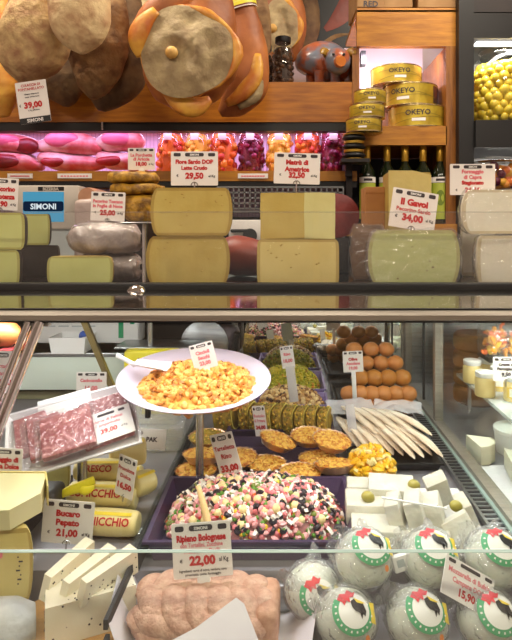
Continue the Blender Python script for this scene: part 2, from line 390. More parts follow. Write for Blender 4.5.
# sloping front glass, in three panes, with the chrome joint bar; lower front pane
GT = Vector((0, .900, EZ-.1500)); GB = Vector((0, .757, EZ-.432))
def gp(x, t): p = GT.lerp(GB, t); return Vector((x, p.y, p.z))
nrm = Vector((0, -(GT.z-GB.z), (GT.y-GB.y))).normalized()
XJ = S(33-PX, .89); XJB = XJ-.055
for x0, x1, x2, x3 in ((XA, XJ-.005, XJB-.005, XA), (XJ+.005, XG-.003, XG-.003, XJB+.005), (XG+.003, XB, XB, XG+.003)):
    a, b, c, d = gp(x0, 0), gp(x1, 0), gp(x2, 1), gp(x3, 1)
    o = nrm*.0028
    vs = [a, b, c, d, a+o, b+o, c+o, d+o]
    cpart('front_glass', MB().mat(m_glass).add(vs, [(0, 3, 2, 1), (4, 5, 6, 7)]).mat(m_glassedge).add(vs, [(2, 3, 7, 6)]))
mb = MB().mat(m_chrome)
for dx, r in ((-.010, .006), (.008, .008)): mb.cyl(gp(XJ+dx, .01)+nrm*.004, gp(XJB+dx, 1)+nrm*.004, r, 10)
mb.mat(m_alu).box((XJ, .906, EZ-.152), (.04, .014, .012))
cpart('joint_bar', mb)
cpart('lower_front_glass', MB().mat(clear('lower_glass', (.96, .985, .975, 1), .015, .01, .02)).box((XM, .753, EZ-.545), (W_, .006, .22)).mat(m_glassedge).box((XM, .753, EZ-.4345), (W_, .007, .0008)))
# tall partition, its posts and track, the vent grille beside it
mb = MB().mat(clear('partition_clear', (.955, .985, .97, 1), 0, .01, ior=1.12)).box((XG, 1.36, EZ-.36), (.006, 1.18, .40))
cpart('partition_glass', mb)
cpart('partition_track', MB().mat(m_alu).box((XG, 1.36, deck_z(1.3)+.014), (.026, 1.18, .03)).mat(m_glassedge).box((XG-.016, 1.36, deck_z(1.3)+.010), (.008, 1.18, .018)))
for Y in (1.56, 1.94):
    cpart('partition_post', MB().mat(m_alu).box((XG+.001, Y, EZ-.35), (.022, .022, .40)))
cpart('partition_clip', MB().mat(m_black).box((XG-.004, 1.70, EZ-.34), (.006, .006, .36)))
mb = MB().mat(m_steel).box((.392, 1.36, deck_z(1.36)+.006), (.036, 1.16, .012))
mb.mat(m_rubber)
for k in range(70): mb.box((.392, .80+.0165*k, deck_z(1.36)+.0122), (.024, .007, .002))
cpart('vent_grille', mb)
# low glass strip between cheese bay and salad bay
cpart('bay_divider', MB().mat(m_rubber).box((XD, 1.323, deck_z(1.2)+.010), (.006, .774, .034)).mat(m_glass).box((XD-.005, 1.323, deck_z(1.2)+.014), (.003, .774, .05)))
# mirrored back of the salad bays
cpart('bay_divider', MB().mat(m_rubber).box((XD, .853, deck_z(1.2)+.020), (.006, .166, .014)).box((XD, .775, (deck_z(.8)+deck_z(1.2))/2), (.006, .012, deck_z(1.2)-deck_z(.8))))
mb = MB().mat(m_mirror).box((.12, 1.955, EZ-.37), (.575, .006, .38)).mat(m_alu).box((-.175, 1.955, EZ-.37), (.02, .02, .38)).box((.415, 1.955, EZ-.37), (.02, .02, .38))
cpart('mirror_back', mb)
mb = MB().mat(m_steel).box((.84, 1.955, EZ-.37), (.80, .01, .38))
cpart('back_panel', mb)
for x0, x1, Y in ((-.46, .42, 1.130), (-.46, .42, 1.62), (-.92, -.52, 1.30), (.5, 1.0, 1.35)):
    cpart('light_tube', MB().mat(m_white).box(((x0+x1)/2, Y, EZ-.168), (x1-x0, .05, .012)).mat(glow('tube_glow', (1, .97, .93, 1), 4)).box(((x0+x1)/2, Y, EZ-.1765), (x1-x0-.02, .028, .005)))
# acrylic guard on the shelf with its round clips
guard_top = EZ-(212-228)*-1.072/F if False else EZ+(228-212)*1.072/F
for x0, x1 in ((XA, S(143-PX, 1.072)), (S(147-PX, 1.072), XB)):
    cpart('acrylic_guard', MB().mat(m_acrylic).box(((x0+x1)/2, 1.075, (guard_top+ZT)/2), (x1-x0, .004, guard_top-ZT)).mat(m_silver).box(((x0+x1)/2, 1.075, guard_top), (x1-x0, .0042, .0008)))
mb = MB().mat(m_silver).cyl((S(145-PX, 1.075), 1.068, ZT), (S(145-PX, 1.075), 1.068, ZT+.115), .0035, 8)
mb.mat(m_chrome).lathe([(.020, 0), (.020, .005), (.014, .012), (.002, .016)], 18, T(S(138-PX, 1.06), 1.052, ZT-.006))
cpart('guard_clip', mb)

# ---------------------------------------------------------------- wall fittings behind the counter
YS = 2.12
def wz(py, Y=YS): return EZ+(PY-py)*Y/F
def wx(px, Y=YS): return (px-PX)*Y/F
beam = thing('wall_shelf', 'long orange oak wall shelf with deep front board above the lit meat bay', 'shelf', (wx(150), YS, wz(131)))
o_ = beam.location
mb = MB().mat(m_wood).box((wx(352)/2+wx(-190)/2-o_.x, .012, (wz(82)+wz(122))/2-o_.z), (wx(352)-wx(-190), .024, wz(82)-wz(122)))
mb.box((wx(352)/2+wx(-190)/2-o_.x, .25, wz(86)-o_.z), (wx(352)-wx(-190), .46, .02)); mb.build('front_board', beam)
MB().mat(m_black).box((wx(352)/2+wx(-190)/2-o_.x, .03, .018), (wx(352)-wx(-190), .05, .034)).build('underside_rail', beam)
MB().mat(m_silver).box((wx(103)-o_.x, -.004, .018), (.006, .01, .03)).build('rail_clip', beam)
MB().mat(glow('meat_strip_glow', (1, .45, .9, 1), 7)).box(((wx(350)+wx(-150))/2-o_.x, .11, .042), (wx(350)-wx(-150), .012, .008)).build('light_strip', beam)
ledge = thing('wall_shelf', 'lower oak wall shelf carrying cured meats and pickle jars under magenta light', 'shelf', (wx(150), YS, wz(181)))
MB().mat(m_woodl).box(((wx(357)+wx(-190))/2-wx(150), .22, (wz(171)-wz(181))/2), (wx(357)-wx(-190), .44, wz(171)-wz(181))).build('board', ledge)
MB().mat(m_black).box(((wx(357)+wx(-190))/2-wx(150), .03, -.012), (wx(357)-wx(-190), .05, .022)).build('underside_rail', ledge)
for a, b in ((58, 92), (238, 268), (8, 33)):
    mb = MB().mat(m_card).box((wx((a+b)/2)-wx(150), -.003, .019), (wx(b)-wx(a), .004, .018)).mat(m_redf)
    for k in range(9): mb.box((wx(a+3+(b-a-6)*(k+.5)/9)-wx(150), -.0054, .018), (.009, .0006, .005))
    mb.build('label_strip', ledge)
# magenta-lit woven panel behind the jars
struct('trim_1', MB().mat(mat('woven_panel', rgb(206, 186, 214), rgb(130, 108, 150), .5, 30, kind='brick', lo=.0, hi=1.0)).box(((wx(355)+wx(-190))/2, 2.575, (wz(130)+wz(178))/2), (wx(355)-wx(-190), .03, .46)))
struct('trim_2', MB().mat(m_dark).box(((wx(355)+wx(-190))/2, 2.60, EZ-.16), (wx(355)-wx(-190), .02, .66)))
# back worktop
bc = thing('back_counter', 'dark wooden back worktop along the rear wall behind the display case', 'counter', (0, 2.3, 0))
MB().mat(m_dark).box((-.50, .02, .58), (1.40, .54, 1.16)).build('cabinet', bc)
MB().mat(m_rindb).box((-.50, .01, 1.175), (1.40, .58, .03)).build('worktop', bc)
# perforated steel rack seen between the cheeses
mb = MB().mat(m_steel)
X0, X1 = wx(215, 2.0), wx(345, 2.0); z0, z1 = wz(208, 2.0), wz(186, 2.0)
for k in range(5): mb.box(((X0+X1)/2, 2.0, z0+(z1-z0)*k/4), (X1-X0, .004, .006))
for k in range(24): mb.box((X0+(X1-X0)*k/23, 2.0, (z0+z1)/2), (.005, .004, z1-z0))
mb.box(((X0+X1)/2, 2.06, z0-.01), (X1-X0, .12, .006))
for x in (X0, X1): mb.box((x, 2.0, (1.19+z0)/2), (.01, .01, z0-1.19))
mb.v = [(x-(X0+X1)/2, y-2.0, z-1.19) for x, y, z in mb.v]
tag(mb.build('wire_basket', loc=((X0+X1)/2, 2.06, 1.19)), 'dim steel mesh basket behind the cheeses, under the pickle jar shelf', 'basket')

# dark poster on the wall
YP = 2.60
poster = thing('poster', 'dark poster of a hanging ham on the pale wall above the pig figurine', 'poster', (wx(338, YP), YP, wz(62, YP)))
MB().mat(m_black).box((0, .005, .20), (wx(360, YP)-wx(316, YP), .008, .50)).build('sheet', poster)
mb = MB().mat(m_redham).tube([(.085, -.0, .36), (.06, -.0, .28), (.0, -.0, .20), (-.06, -.0, .15)], [.05, .052, .036, .012], 12, 4, flat=(1, .03))
mb.mat(m_dustham2).tube([(-.06, 0, .09), (-.01, 0, .12), (.05, 0, .13)], [.010, .010, .004], 8, 3, flat=(1, .1)); mb.build('printed_ham', poster)

# oak cubby with tins, on the right
YC = 2.10
cub = thing('wall_cubby', 'light oak wall cubby with pink-lit interior holding yellow tins above the oil bottles', 'wall cubby', (wx(402, YC), YC, wz(145, YC)))
cz = wz(145, YC); cx = wx(402, YC)
def cb(a, b, c, d, y0, y1, m): # pixel rect x a..b, y c..d, depth range
    x0, x1, t, u = wx(a, YC), wx(b, YC), wz(c, YC), wz(d, YC)
    return MB().mat(m).box(((x0+x1)/2-cx, (y0+y1)/2, (t+u)/2-cz), (x1-x0, y1-y0, t-u))
cb(357, 456, 10, 46, 0, .03, m_woodl).build('top_board', cub)
cb(357, 456, 8, 12, .0, .40, m_woodl).build('top_panel', cub)
cb(446, 458, 46, 232, 0, .42, m_woodv).build('upright', cub)
cb(353, 360, 46, 123, .02, .42, m_woodv).build('upright', cub)
cb(357, 447, 126, 145, -.0, .40, m_woodl).build('shelf_board', cub)
cb(356, 450, 12, 130, .42, .44, mat('pale_back_panel', rgb(238, 226, 232), None, .6)).build('back_panel', cub)
mb = cb(364, 369, 44, 58, .08, .12, m_black); mb.build('lamp_socket', cub)
mb = MB().mat(glow('cubby_glow', (1, .86, .93, 1), 5)).box((wx(366, YC)-cx+.012, .14, wz(85, YC)-cz), (.012, .012, .20)); mb.build('lamp_tube', cub)
cb(344, 458, 224, 236, -.02, .42, m_woodl).build('bottle_board', cub)
cb(346, 352, 146, 236, -.01, .40, m_dark).build('upright', cub)
cb(352, 446, 146, 226, .40, .42, m_black).build('back_panel', cub)
cb(344, 458, 236, 345, .0, .42, m_dark).build('base_cabinet', cub)
# cardboard boxes on top of the cubby
def carton(label, a, b, py0, py1, words_, rz):
    w2, h2 = S(b-a, 2.15), .16
    t = thing('cardboard_box', label, 'box', (wx((a+b)/2, 2.15), 2.20, wz(8, YC)), (0, 0, rz))
    MB().mat(mat('cardboard', rgb(170, 132, 88), rgb(150, 112, 70), .8, 12)).rbox((0, 0, h2/2+.002), (w2, .2, h2), .004).build('carton', t)
    mb = MB().mat(m_ink)
    for i, s_ in enumerate(words_): mb.text(s_, 0, .050-.034*i, .022, -.1012, w2*.9, .03)
    mb.build('lettering', t)
carton('cardboard carton printed BRODO RED lying on the oak cubby', 354, 381, 0, 0, ('BRODO', 'RED'), .05)
carton('cardboard carton printed P beside the other carton on the oak cubby', 383, 411, 0, 0, ('PA',), -.05)
carton('plain cardboard carton at the far end of the oak cubby top', 415, 452, 0, 0, (), 0)

# black cabinet with big jar
YK = 2.06
kz = wz(200, YK)
kc = thing('black_cabinet', 'black open cabinet with shelves beside the oak cubby, holding glass jars', 'cabinet', (wx(500, YK), YK, 0))
kx = wx(500, YK)
def kb(a, b, c, d, y0, y1, m):
    x0, x1, t, u = wx(a, YK), wx(b, YK), wz(c, YK), wz(d, YK)
    return MB().mat(m).box(((x0+x1)/2-kx, (y0+y1)/2, (t+u)/2), (x1-x0, y1-y0, t-u))
kb(459, 474, -60, 260, 0, .06, m_black).build('upright', kc)
kb(474, 640, 121, 148, -.02, .34, m_black).build('shelf', kc)
kb(474, 640, 13, 38, -.0, .34, m_black).build('shelf', kc)
kb(480, 640, 38.5, 40.5, .03, .07, glow('cabinet_strip_glow', (1, .95, .88, 1), 3)).build('light_strip', kc)  # glowing strip added to brighten jar and foil, no known lamp
kb(474, 640, -4, 12, -.0, .03, m_dark).build('rail', kc)
kb(474, 640, 190, 214, -.02, .34, m_black).build('shelf', kc)
kb(474, 640, -60, 260, .34, .36, mat('pale_cabinet_back', rgb(214, 210, 206), None, .5)).build('back_panel', kc)
kb(459, 640, 262, 345, 0, .36, m_dark).build('base', kc)
kb(459, 640, 345, 620, 0, .36, m_dark).build('plinth', kc)
kb(474, 640, 38, 121, .325, .335, mat('crinkled_foil', rgb(236, 234, 230), rgb(196, 192, 188), .4, 26, 4, .9, 22)).build('foil_lining', kc)

# ham rack above
rack = thing('ham_rail', 'steel hanging rail under the ceiling that the hams hang from', 'rail', (-.2, 1.78, 2.42))
for i, Y in enumerate((-.14, .0, .14)):
    MB().mat(m_silver).cyl((-.95, Y, 0), (.75, Y, 0), .009, 10).build('bar', rack)
for x in (-.8, .6):
    MB().mat(m_silver).cyl((x, -.15, .0), (x, .15, .0), .009, 10).cyl((x, 0, 0), (x, 0, CEIL-2.42), .008, 10).build('hanger', rack)
# ================================================================ HANGING HAMS
RAILZ = 2.42
def px3(p, Y): v = Wp(p[0], p[1], Y); return v
def ham(label, path, Y, m, seed, flat=.75, wob=.010, ry=None, extra=None):
    """path: (px, py, radius px) from shank to tip"""
    base = Wp(path[-1][0], path[-1][1], Y)
    t = thing('cured_ham', label, 'ham', base, group='hams hanging above the counter')
    pts = [Wp(p[0], p[1], Y)-base for p in path]; rad = [S(p[2], Y) for p in path]
    MB().mat(m).tube(pts, rad, 28, 5, flat=(1, flat), wob=wob, seed=seed).build('meat', t, sharp=0)
    rail = min((1.64, 1.78, 1.92), key=lambda q: abs(q-Y)) if ry is None else ry
    a = pts[0]; b = Vector((pts[0].x, rail-base.y, RAILZ-.005-base.z))
    MB().mat(m_paper).cyl(a-Vector((0, 0, .02)), b, .0035, 8).build('hanging_cord', t)
    if extra: extra(t, base)
    return t
ham('dusty tan ham with a broad tip hanging above the 39,00 price card', [(58, -48, 12), (54, -22, 22), (45, 8, 33), (36, 38, 37), (28, 64, 29), (25, 82, 9)], 1.66, m_dustham, 1, .8)
ham('dusty tan ham with a round pale tip hanging frontmost between two darker hams', [(80, -60, 14), (78, -24, 27), (79, 4, 31), (80, 26, 29), (82, 43, 19), (83, 54, 4)], 1.56, m_lightenedham, 2, .75)
ham('tan ham with a narrow blunt tip hanging below the round pale one', [(94, -44, 14), (97, -4, 26), (98, 36, 31), (97, 66, 27), (95, 86, 17), (94, 98, 4)], 1.81, m_dustham2, 3, .6)
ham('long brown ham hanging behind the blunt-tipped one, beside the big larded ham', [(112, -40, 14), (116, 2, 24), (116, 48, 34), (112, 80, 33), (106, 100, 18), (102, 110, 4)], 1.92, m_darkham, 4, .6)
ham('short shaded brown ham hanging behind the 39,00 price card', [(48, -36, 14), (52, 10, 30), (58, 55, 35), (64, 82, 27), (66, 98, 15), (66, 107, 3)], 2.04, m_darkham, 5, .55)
ham('yellowish ham cut off by the picture edge beyond the 39,00 price card', [(-4, -36, 12), (-4, 20, 22), (-2, 66, 19), (2, 98, 15), (5, 118, 4)], 1.86, m_fatrim, 6, .7)
def ham_face(cxp, cyp, rxp, ryp, Y, front, bone=None, rim=True, seed=0, roll=0):
    def f(t, base):
        c = Wp(cxp, cyp, Y)-base; rx, ry = S(rxp, Y), S(ryp, Y)
        Mx = Rm(0, roll, 0)
        if rim:
            mb = MB().mat(m_fatrim)
            n = 40
            def rimf(u, v):
                a = 2*PI*u; b = 2*PI*v; k = 1+.05*math.sin(3*a+seed)
                th = .011*max(0, math.cos(a-.6))**.8*(1+.5*math.sin(5*a+seed))+.002
                rr = 1.0*k
                p = Vector(((rx*rr+th*math.cos(b))*math.cos(a), -front+.006+th*.8*math.sin(b), (ry*rr+th*math.cos(b))*math.sin(a)))
                return c+Mx @ (p+noise.noise_vector(p*22)*.005)
            mb.surf(rimf, n, 10, True, True); mb.build('fat_rim', t, sharp=0)
        def face(u, v):
            a = 2*PI*u; k = (1+.05*math.sin(3*a+seed))*v
            p = Vector((rx*k*math.cos(a), 0, ry*k*math.sin(a)))
            q = noise.noise(p*16+Vector((seed, 0, 0)))*.012+noise.noise(p*50)*.003
            p.y = -front-.020*(1-v*v)+q*1.8*(1-v**4)+.014*math.exp(-((p.x-.02+.3*p.z)/.012)**2)*math.exp(-(p.z/.06)**2)*(1-v)
            return c+Mx @ p
        fm = MB().mat(m_cutgrey).surf(face, 44, 14, True, False).build('larded_face', t, sharp=0)
        if bone:
            b = Wp(bone[0], bone[1], Y)-base
            MB().mat(m_bone).ball((b.x, -front-.020, b.z), (.019, .014, .017), 14, .004, 3).build('bone_end', t, sharp=0)
    return f
def big_extra(t, base):
    ham_face(193, 63, 45, 43, 1.74, .112, (180, 66), True, 1.0, .2)(t, base)
    # yellow flap low on the ham and the orange shoulder
    v = lambda p, d=0: Wp(p[0], p[1], 1.74)-base+Vector((0, d, 0))
    MB().mat(m_fatrim).tube([v((172, 95), -.075), (v((185, 108), -.075)), v((200, 112), -.07), v((213, 103), -.06)], [.018, .030, .030, .012], 14, 4, flat=(1, .6), wob=.006).build('fat_flap', t, sharp=0)
    MB().mat(m_orangeham).tube([v((196, -6), -.07), v((172, 16), -.085), v((152, 36), -.085), v((147, 58), -.08)], [.045, .045, .038, .014], 16, 4, flat=(1, .6), wob=.006).build('shoulder', t, sharp=0)
    MB().mat(m_fatrim).tube([v((165, 26), -.115), v((151, 40), -.115), v((147, 54), -.112), v((150, 66), -.105)], [.014, .030, .026, .014], 14, 4, flat=(1, .5), wob=.006).build('fat_flap', t, sharp=0)
    for i, (a, m) in enumerate(((0, rgb(40, 110, 170)), (1, rgb(235, 235, 235)), (2, rgb(190, 50, 50)))):
        MB().mat(mat('band_stripe', m, None, .5)).surf(lambda u, w: v((197+20*u+a*1.5, -6+10*u+3.2*(a+w)), -.125), 2, 2).build('printed_band', t)
ham('big ham hung face-on with a grey larded cut face and bone end', [(212, -50, 14), (204, -22, 26), (198, 6, 38), (190, 46, 48), (190, 80, 44), (193, 100, 28), (196, 113, 5)], 1.74, m_orangeham, 7, .72, .010, None, big_extra)
def side_extra(t, base):
    v = lambda p, d=0: Wp(p[0], p[1], 1.93)-base+Vector((0, d, 0))
    MB().mat(m_fatrim).tube([v((258, 58), -.042), v((256, 80), -.055), v((244, 97), -.06), v((228, 108), -.06)], [.012, .026, .026, .012], 14, 4, flat=(1, .6), wob=.004).build('fat_streak', t, sharp=0)
    MB().mat(m_cutgrey).tube([v((262, 78), -.02), v((256, 98), -.035), v((240, 110), -.04)], [.010, .020, .010], 12, 4, wob=.003).build('grey_edge', t, sharp=0)
    cols = [rgb(30, 120, 80), rgb(235, 225, 60), rgb(235, 230, 120), rgb(235, 225, 60), rgb(110, 40, 30), rgb(220, 210, 200)]
    hh = [.008, .013, .004, .012, .006, .004]; z = 0
    for c_, h in zip(cols, hh):
        def band(u, w, z=z, h=h):
            a = PI+PI*u; r = S(18.5, 1.93)+.003; k = -(z+h*w)
            c0 = v((235.5-k*56, 2-k*250))
            return c0+Vector((r*math.cos(a)*1.0, r*.8*math.sin(a), r*math.cos(a)*.35))
        MB().mat(mat('band_colour', c_, None, .45)).surf(band, 14, 2).build('printed_band', t); z += h
ham('slim ham with a striped yellow and green band hanging beside the larded ham', [(228, -46, 12), (234, -14, 16), (241, 22, 19), (247, 58, 22), (246, 84, 22), (234, 103, 16), (220, 113, 4)], 1.93, m_orangeham, 8, .7, .006, None, side_extra)
ham('dark ham with a grey face hanging behind the brown spice jar', [(276, -60, 10), (278, -24, 17), (282, 8, 22), (284, 36, 22), (285, 56, 14), (285, 66, 3)], 2.36, m_orangeham, 9, .5, .006, 1.92, ham_face(281, 30, 18, 27, 2.36, .045, (273, 34), True, 2.0))
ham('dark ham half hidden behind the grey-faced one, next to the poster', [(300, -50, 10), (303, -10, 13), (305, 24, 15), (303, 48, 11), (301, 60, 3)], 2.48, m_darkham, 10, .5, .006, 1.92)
ham('small orange ham with a grey face hanging far behind the larded ham', [(152, -56, 10), (151, -18, 16), (150, 10, 21), (152, 38, 19), (154, 56, 4)], 2.24, m_orangeham, 11, .5, .006, 1.92, ham_face(151, 14, 15, 17, 2.24, .052, None, True, 3.0))
ham('small orange ham with a pale fat stripe hanging behind the brown hams', [(120, -54, 10), (122, -22, 13), (124, 8, 15), (127, 36, 13), (128, 56, 3)], 2.44, m_orangeham, 12, .5, .006, 1.92)
ham('brown ham shank hanging between the slim banded ham and the pale wall', [(240, -56, 8), (250, -20, 10), (258, 10, 11), (262, 40, 9), (264, 66, 3)], 2.10, m_dustham2, 13, .5, .005, 1.92)

# ================================================================ WALL SHELF GOODS
def lid_jar(name, label, cat, px, py0, py1, wpx, Y, m_in, bit, nb, mlid, zfoot=None, group=None, flap=True, seed=0):
    z0 = EZ+(PY-py1)*Y/F if zfoot is None else zfoot
    h = EZ+(PY-py0)*Y/F-z0; r = S(wpx, Y)/2
    t = thing(name, label, cat, ((px-PX)*Y/F, Y, z0+.001), group=group)
    MB().mat(m_jarglass).lathe([(r*.9, 0), (r, .008), (r, h*.66), (r*.86, h*.78), (r*.70, h*.84), (r*.70, h*.9)], 24).build('glass', t, sharp=0)
    rr = random.Random(seed); mb = MB()
    mb.mat(m_in[0]).lathe([(r*.80, .006), (r*.84, .012), (r*.84, h*.66), (r*.70, h*.77), (r*.4, h*.80)], 20)
    for k in range(nb):
        a = rr.uniform(0, 2*PI); zz = rr.uniform(.012, h*.72); q = r*.83 if zz < h*.64 else r*.70
        mb.mat(rr.choice(m_in)); s_ = bit*rr.uniform(.7, 1.25)
        mb.ball((q*math.cos(a), q*math.sin(a), zz), (s_, s_*.8, s_*.7), 8, M=Rm(rr.uniform(0, 3), rr.uniform(0, 3), a))
    o = mb.build('preserved_vegetables', t, sharp=0)
    MB().mat(mlid).lathe([(r*.74, h*.88), (r*.76, h*.89), (r*.76, h*.985), (r*.70, h)], 24).build('lid', t)
    if flap: MB().mat(m_card).rbox((0, -r*.92, h*.84), (r*.62, .0015, h*.34), .0006, M=Rm(.12, 0, 0)).build('paper_flap', t)
    return t
ZL = EZ+(228-171)*2.12/F
orange = [mat('pickle_orange', rgb(226, 112, 34), None, .4), mat('pickle_red', rgb(200, 62, 36), None, .4), mat('pickle_amber', rgb(236, 150, 50), None, .4)]
yellow = [mat('pickle_yellow', rgb(240, 196, 70), None, .4), mat('pickle_gold', rgb(226, 164, 46), None, .4)]
beet = [mat('pickle_beet', rgb(128, 16, 58), None, .35), mat('pickle_plum', rgb(96, 12, 48), None, .35)]
m_lidp = mat('jar_lid', rgb(206, 170, 190), None, .35, metal=.3)
spec = [(171, orange, 'jar of orange and red pickled peppers, first of the pickle jars beside the pork joints'), (197, yellow, 'jar of yellow pickled vegetables beside the first pepper jar, behind the 29,50 card'),
        (224, orange, 'jar of orange pickled vegetables between the yellow jar and a purple beet jar'), (251, beet, 'jar of purple pickled beets between orange and yellow jars'),
        (279, yellow, 'jar of yellow pickled vegetables beside the purple beet jar, behind the 32,50 card'), (307, orange, 'jar of orange pickled peppers between the yellow jar and the end beet jar'),
        (332, beet, 'jar of purple pickled beets at the end of the row beside the oak cubby')]
for i, (px, mm, lab) in enumerate(spec):
    lid_jar('pickle_jar', lab, 'jar', px, 124, 171, 25.4, 2.285+.008*(i % 2), mm, .017, 64, m_lidp, ZL, 'pickle jars on the lit shelf', seed=i)

# pork joints
def joint(label, pts, Y, seed, face=None, red=None, z=None):
    base = Wp(pts[len(pts)//2][0], pts[len(pts)//2][1]+pts[len(pts)//2][2], Y)
    t = thing('pork_joint', label, 'meat', base, group='pork joints on the lit shelf')
    P = [Wp(p[0], p[1], Y)-base for p in pts]; r = [S(p[2], Y) for p in pts]
    MB().mat(m_pork).tube(P, r, 22, 5, flat=(1, 1.25), wob=.008, seed=seed).build('skin', t, sharp=0)
    if face:
        (a, b, ra, rb, dy) = face; c = Wp(a, b, Y)-base; mb = MB()
        mb.mat(m_porkpink).ball((c.x, -dy, c.z), (S(ra, Y), .02, S(rb, Y)), 20, .004, seed); mb.build('cut_face', t, sharp=0)
    if red:
        (a, b, ra, rb, dy) = red; c = Wp(a, b, Y)-base
        MB().mat(m_porkred).ball((c.x, -dy, c.z), (S(ra, Y), .022, S(rb, Y)), 20, .006, seed+4).build('lean_meat', t, sharp=0)
joint('upper pork joint with a red end, partly out of the picture', [(-34, 142, 8), (-18, 143, 10), (6, 144, 10), (28, 146, 9), (43, 148, 4)], 2.31, 1, (4, 142, 20, 7, .040), (30, 147, 12, 8, .03))
joint('lower pork joint with dark red lean meat, partly out of the picture', [(-34, 161, 8), (-18, 161, 9), (6, 162, 10), (28, 163, 9), (43, 166, 4)], 2.31, 2, None, (8, 162, 17, 7, .042))
joint('upper pork joint with an oval pink cut face above a white-skinned joint', [(40, 146, 5), (54, 145, 9), (72, 144, 11), (90, 146, 10), (104, 150, 5)], 2.31, 3, (66, 141, 17, 8, .045), None)
joint('lower pork joint with white skin and a dark lean streak', [(40, 157, 6), (54, 160, 9), (72, 163, 9), (90, 164, 8), (106, 165, 4)], 2.31, 4, None, (57, 163, 13, 5, .036))
joint('upper pork joint with a round pink face beside the orange pickle jar', [(98, 144, 5), (110, 142, 10), (124, 141, 11), (136, 142, 10), (144, 145, 5)], 2.31, 5, (120, 140, 15, 8, .046), None)
joint('lower pork joint with dark lean meat behind the 18,00 price card', [(98, 156, 5), (110, 160, 9), (126, 162, 9), (140, 164, 8), (150, 166, 4)], 2.31, 6, None, (112, 162, 14, 5, .036))

# brown spice jar and painted pig on the upper shelf
YJ = 2.17
ZB = EZ+(228-86)*2.12/F+.010
lid_jar('spice_jar', 'tall dark jar of brown dried spices with black lid on the oak shelf', 'jar', 283, 38, 82, 21, YJ, [mat('dried_spice', rgb(60, 38, 22), None, .6), mat('dried_spice_light', rgb(96, 62, 34), None, .6)], .010, 120, m_black, ZB, flap=False, seed=40)
lid_jar('spice_jar', 'shorter dark spice jar beside the tall one on the oak shelf', 'jar', 265, 46, 82, 18, 2.25, [mat('dark_spice', rgb(40, 28, 22), None, .6)], .010, 60, m_black, ZB, flap=False, seed=41)
pig = thing('pig_figurine', 'colourful painted pig figurine standing on the oak shelf under the poster', 'figurine', (wx(324, YJ), YJ+.03, ZB))
m_pigs = mat('painted_pig', rgb(170, 92, 60), rgb(120, 126, 140), .3, 16, 4, lo=.42, hi=.58, coat=.4)
P_ = lambda px, py, d=0: Wp(px, py, YJ)-pig.location+Vector((0, d+.03, 0))
MB().mat(m_pigs).tube([P_(308, 68, .05), P_(313, 60, .05), P_(326, 57, .05), P_(340, 62, .03), P_(346, 67, .0)], [.045, .078, .086, .066, .03], 20, 5, wob=.003).build('body', pig, sharp=0)
hd = MB().mat(m_pigs).ball(P_(337, 63, -.055), (.052, .045, .050), 18, .002).build('head', pig, sharp=0)
MB().mat(mat('pig_snout', rgb(206, 120, 50), None, .3)).cyl(P_(338, 66, -.085), P_(339, 68, -.118), .024, 14, .019).build('snout', hd)
for dx, lab in ((-1, 0), (1, 1)):
    MB().mat(mat('pig_ear', rgb(160, 120, 40), None, .35)).tube([P_(337+9*dx, 57, -.05), P_(337+14*dx, 55, -.07), P_(337+17*dx, 58, -.085)], [.016, .018, .003], 10, 3, flat=(1, .4)).build('ear', hd, sharp=0)
    MB().mat(m_black).ball(P_(337+5*dx, 60, -.100), .006, 8).build('eye', hd)
for a in (312, 320, 336, 342): MB().mat(m_pigs).cyl(P_(a, 68, .06 if a in (312, 342) else -.01), Vector((P_(a, 70).x, (.06 if a in (312, 342) else -.01)+.03, .0)), .021, 12, .017).build('leg', pig)

# ================================================================ CUBBY GOODS
ZC = wz(126, YC)
m_tin = mat('yellow_tin', rgb(206, 180, 60), rgb(170, 142, 44), .35, 16, 3, metal=.35)
m_tinrim = mat('tin_rim', rgb(190, 170, 120), None, .25, metal=.8)
m_tinwave = mat('tin_wave_print', rgb(120, 110, 40), None, .4)
m_tinpic = mat('tin_picture', rgb(120, 60, 50), rgb(60, 46, 40), .4, 30)
def tin_parts(t, r, h, words_=True):
    MB().mat(m_tin).lathe([(r*.98, .003), (r, .005), (r, h-.005), (r*.98, h-.003)], 32).build('can', t)
    MB().mat(m_tinrim).lathe([(r*.97, 0), (r*1.012, .001), (r*1.012, .005), (r*.99, .006)], 32).lathe([(r*.99, h-.006), (r*1.012, h-.005), (r*1.012, h-.001), (r*.96, h)], 32).build('rim', t)
    mb = MB(); onc = lambda a, z, e=.0008: ((r+e)*math.sin(a), -(r+e)*math.cos(a), z)
    mb.mat(m_tinwave)
    for k in range(2):
        mb.surf(lambda u, v: onc(-1.1+2.2*u, h*(.18+.22*k)+.25*h*math.sin(u*2.4+k)+v*.0016), 20, 2)
    mb.mat(m_tinpic).surf(lambda u, v: onc(1.0+.75*u, h*(.12+.76*v), .0006), 10, 2)
    if words_:
        vs, fs, (x0, x1, z0, z1) = text_mesh('OKEYO', .02); k = h*.24/.72
        mb.mat(m_ink).add([onc((p[0]-(x0+x1)/2)*k/r-.25, h*.52+p[1]*k) for p in vs], fs)
        mb.mat(m_textw).surf(lambda u, v: onc(-.45+.45*u, h*(.24+.13*v), .0009), 6, 2)
    mb.build('printing', t)
def tin(label, px, pyb, wpx, hpx, Y, rz=0, z=None):
    t = thing('fish_tin', label, 'tin', ((px-PX)*Y/F, Y, z), (0, 0, rz), 'yellow tins in the oak cubby')
    tin_parts(t, S(wpx, Y)/2, S(hpx, Y)); return t
Ya = 2.21; hA = 21.5
r_ = S(57, Ya)/2; ht = S(hA, Ya)
tin('lowest of the three stacked wide yellow tins, showing its printed name', 417, 0, 57, hA, Ya, .05, ZC)
tin('middle of the three stacked wide yellow tins, set a little askew', 410, 0, 53, hA, Ya+.004, -.25, ZC+ht+.0005)
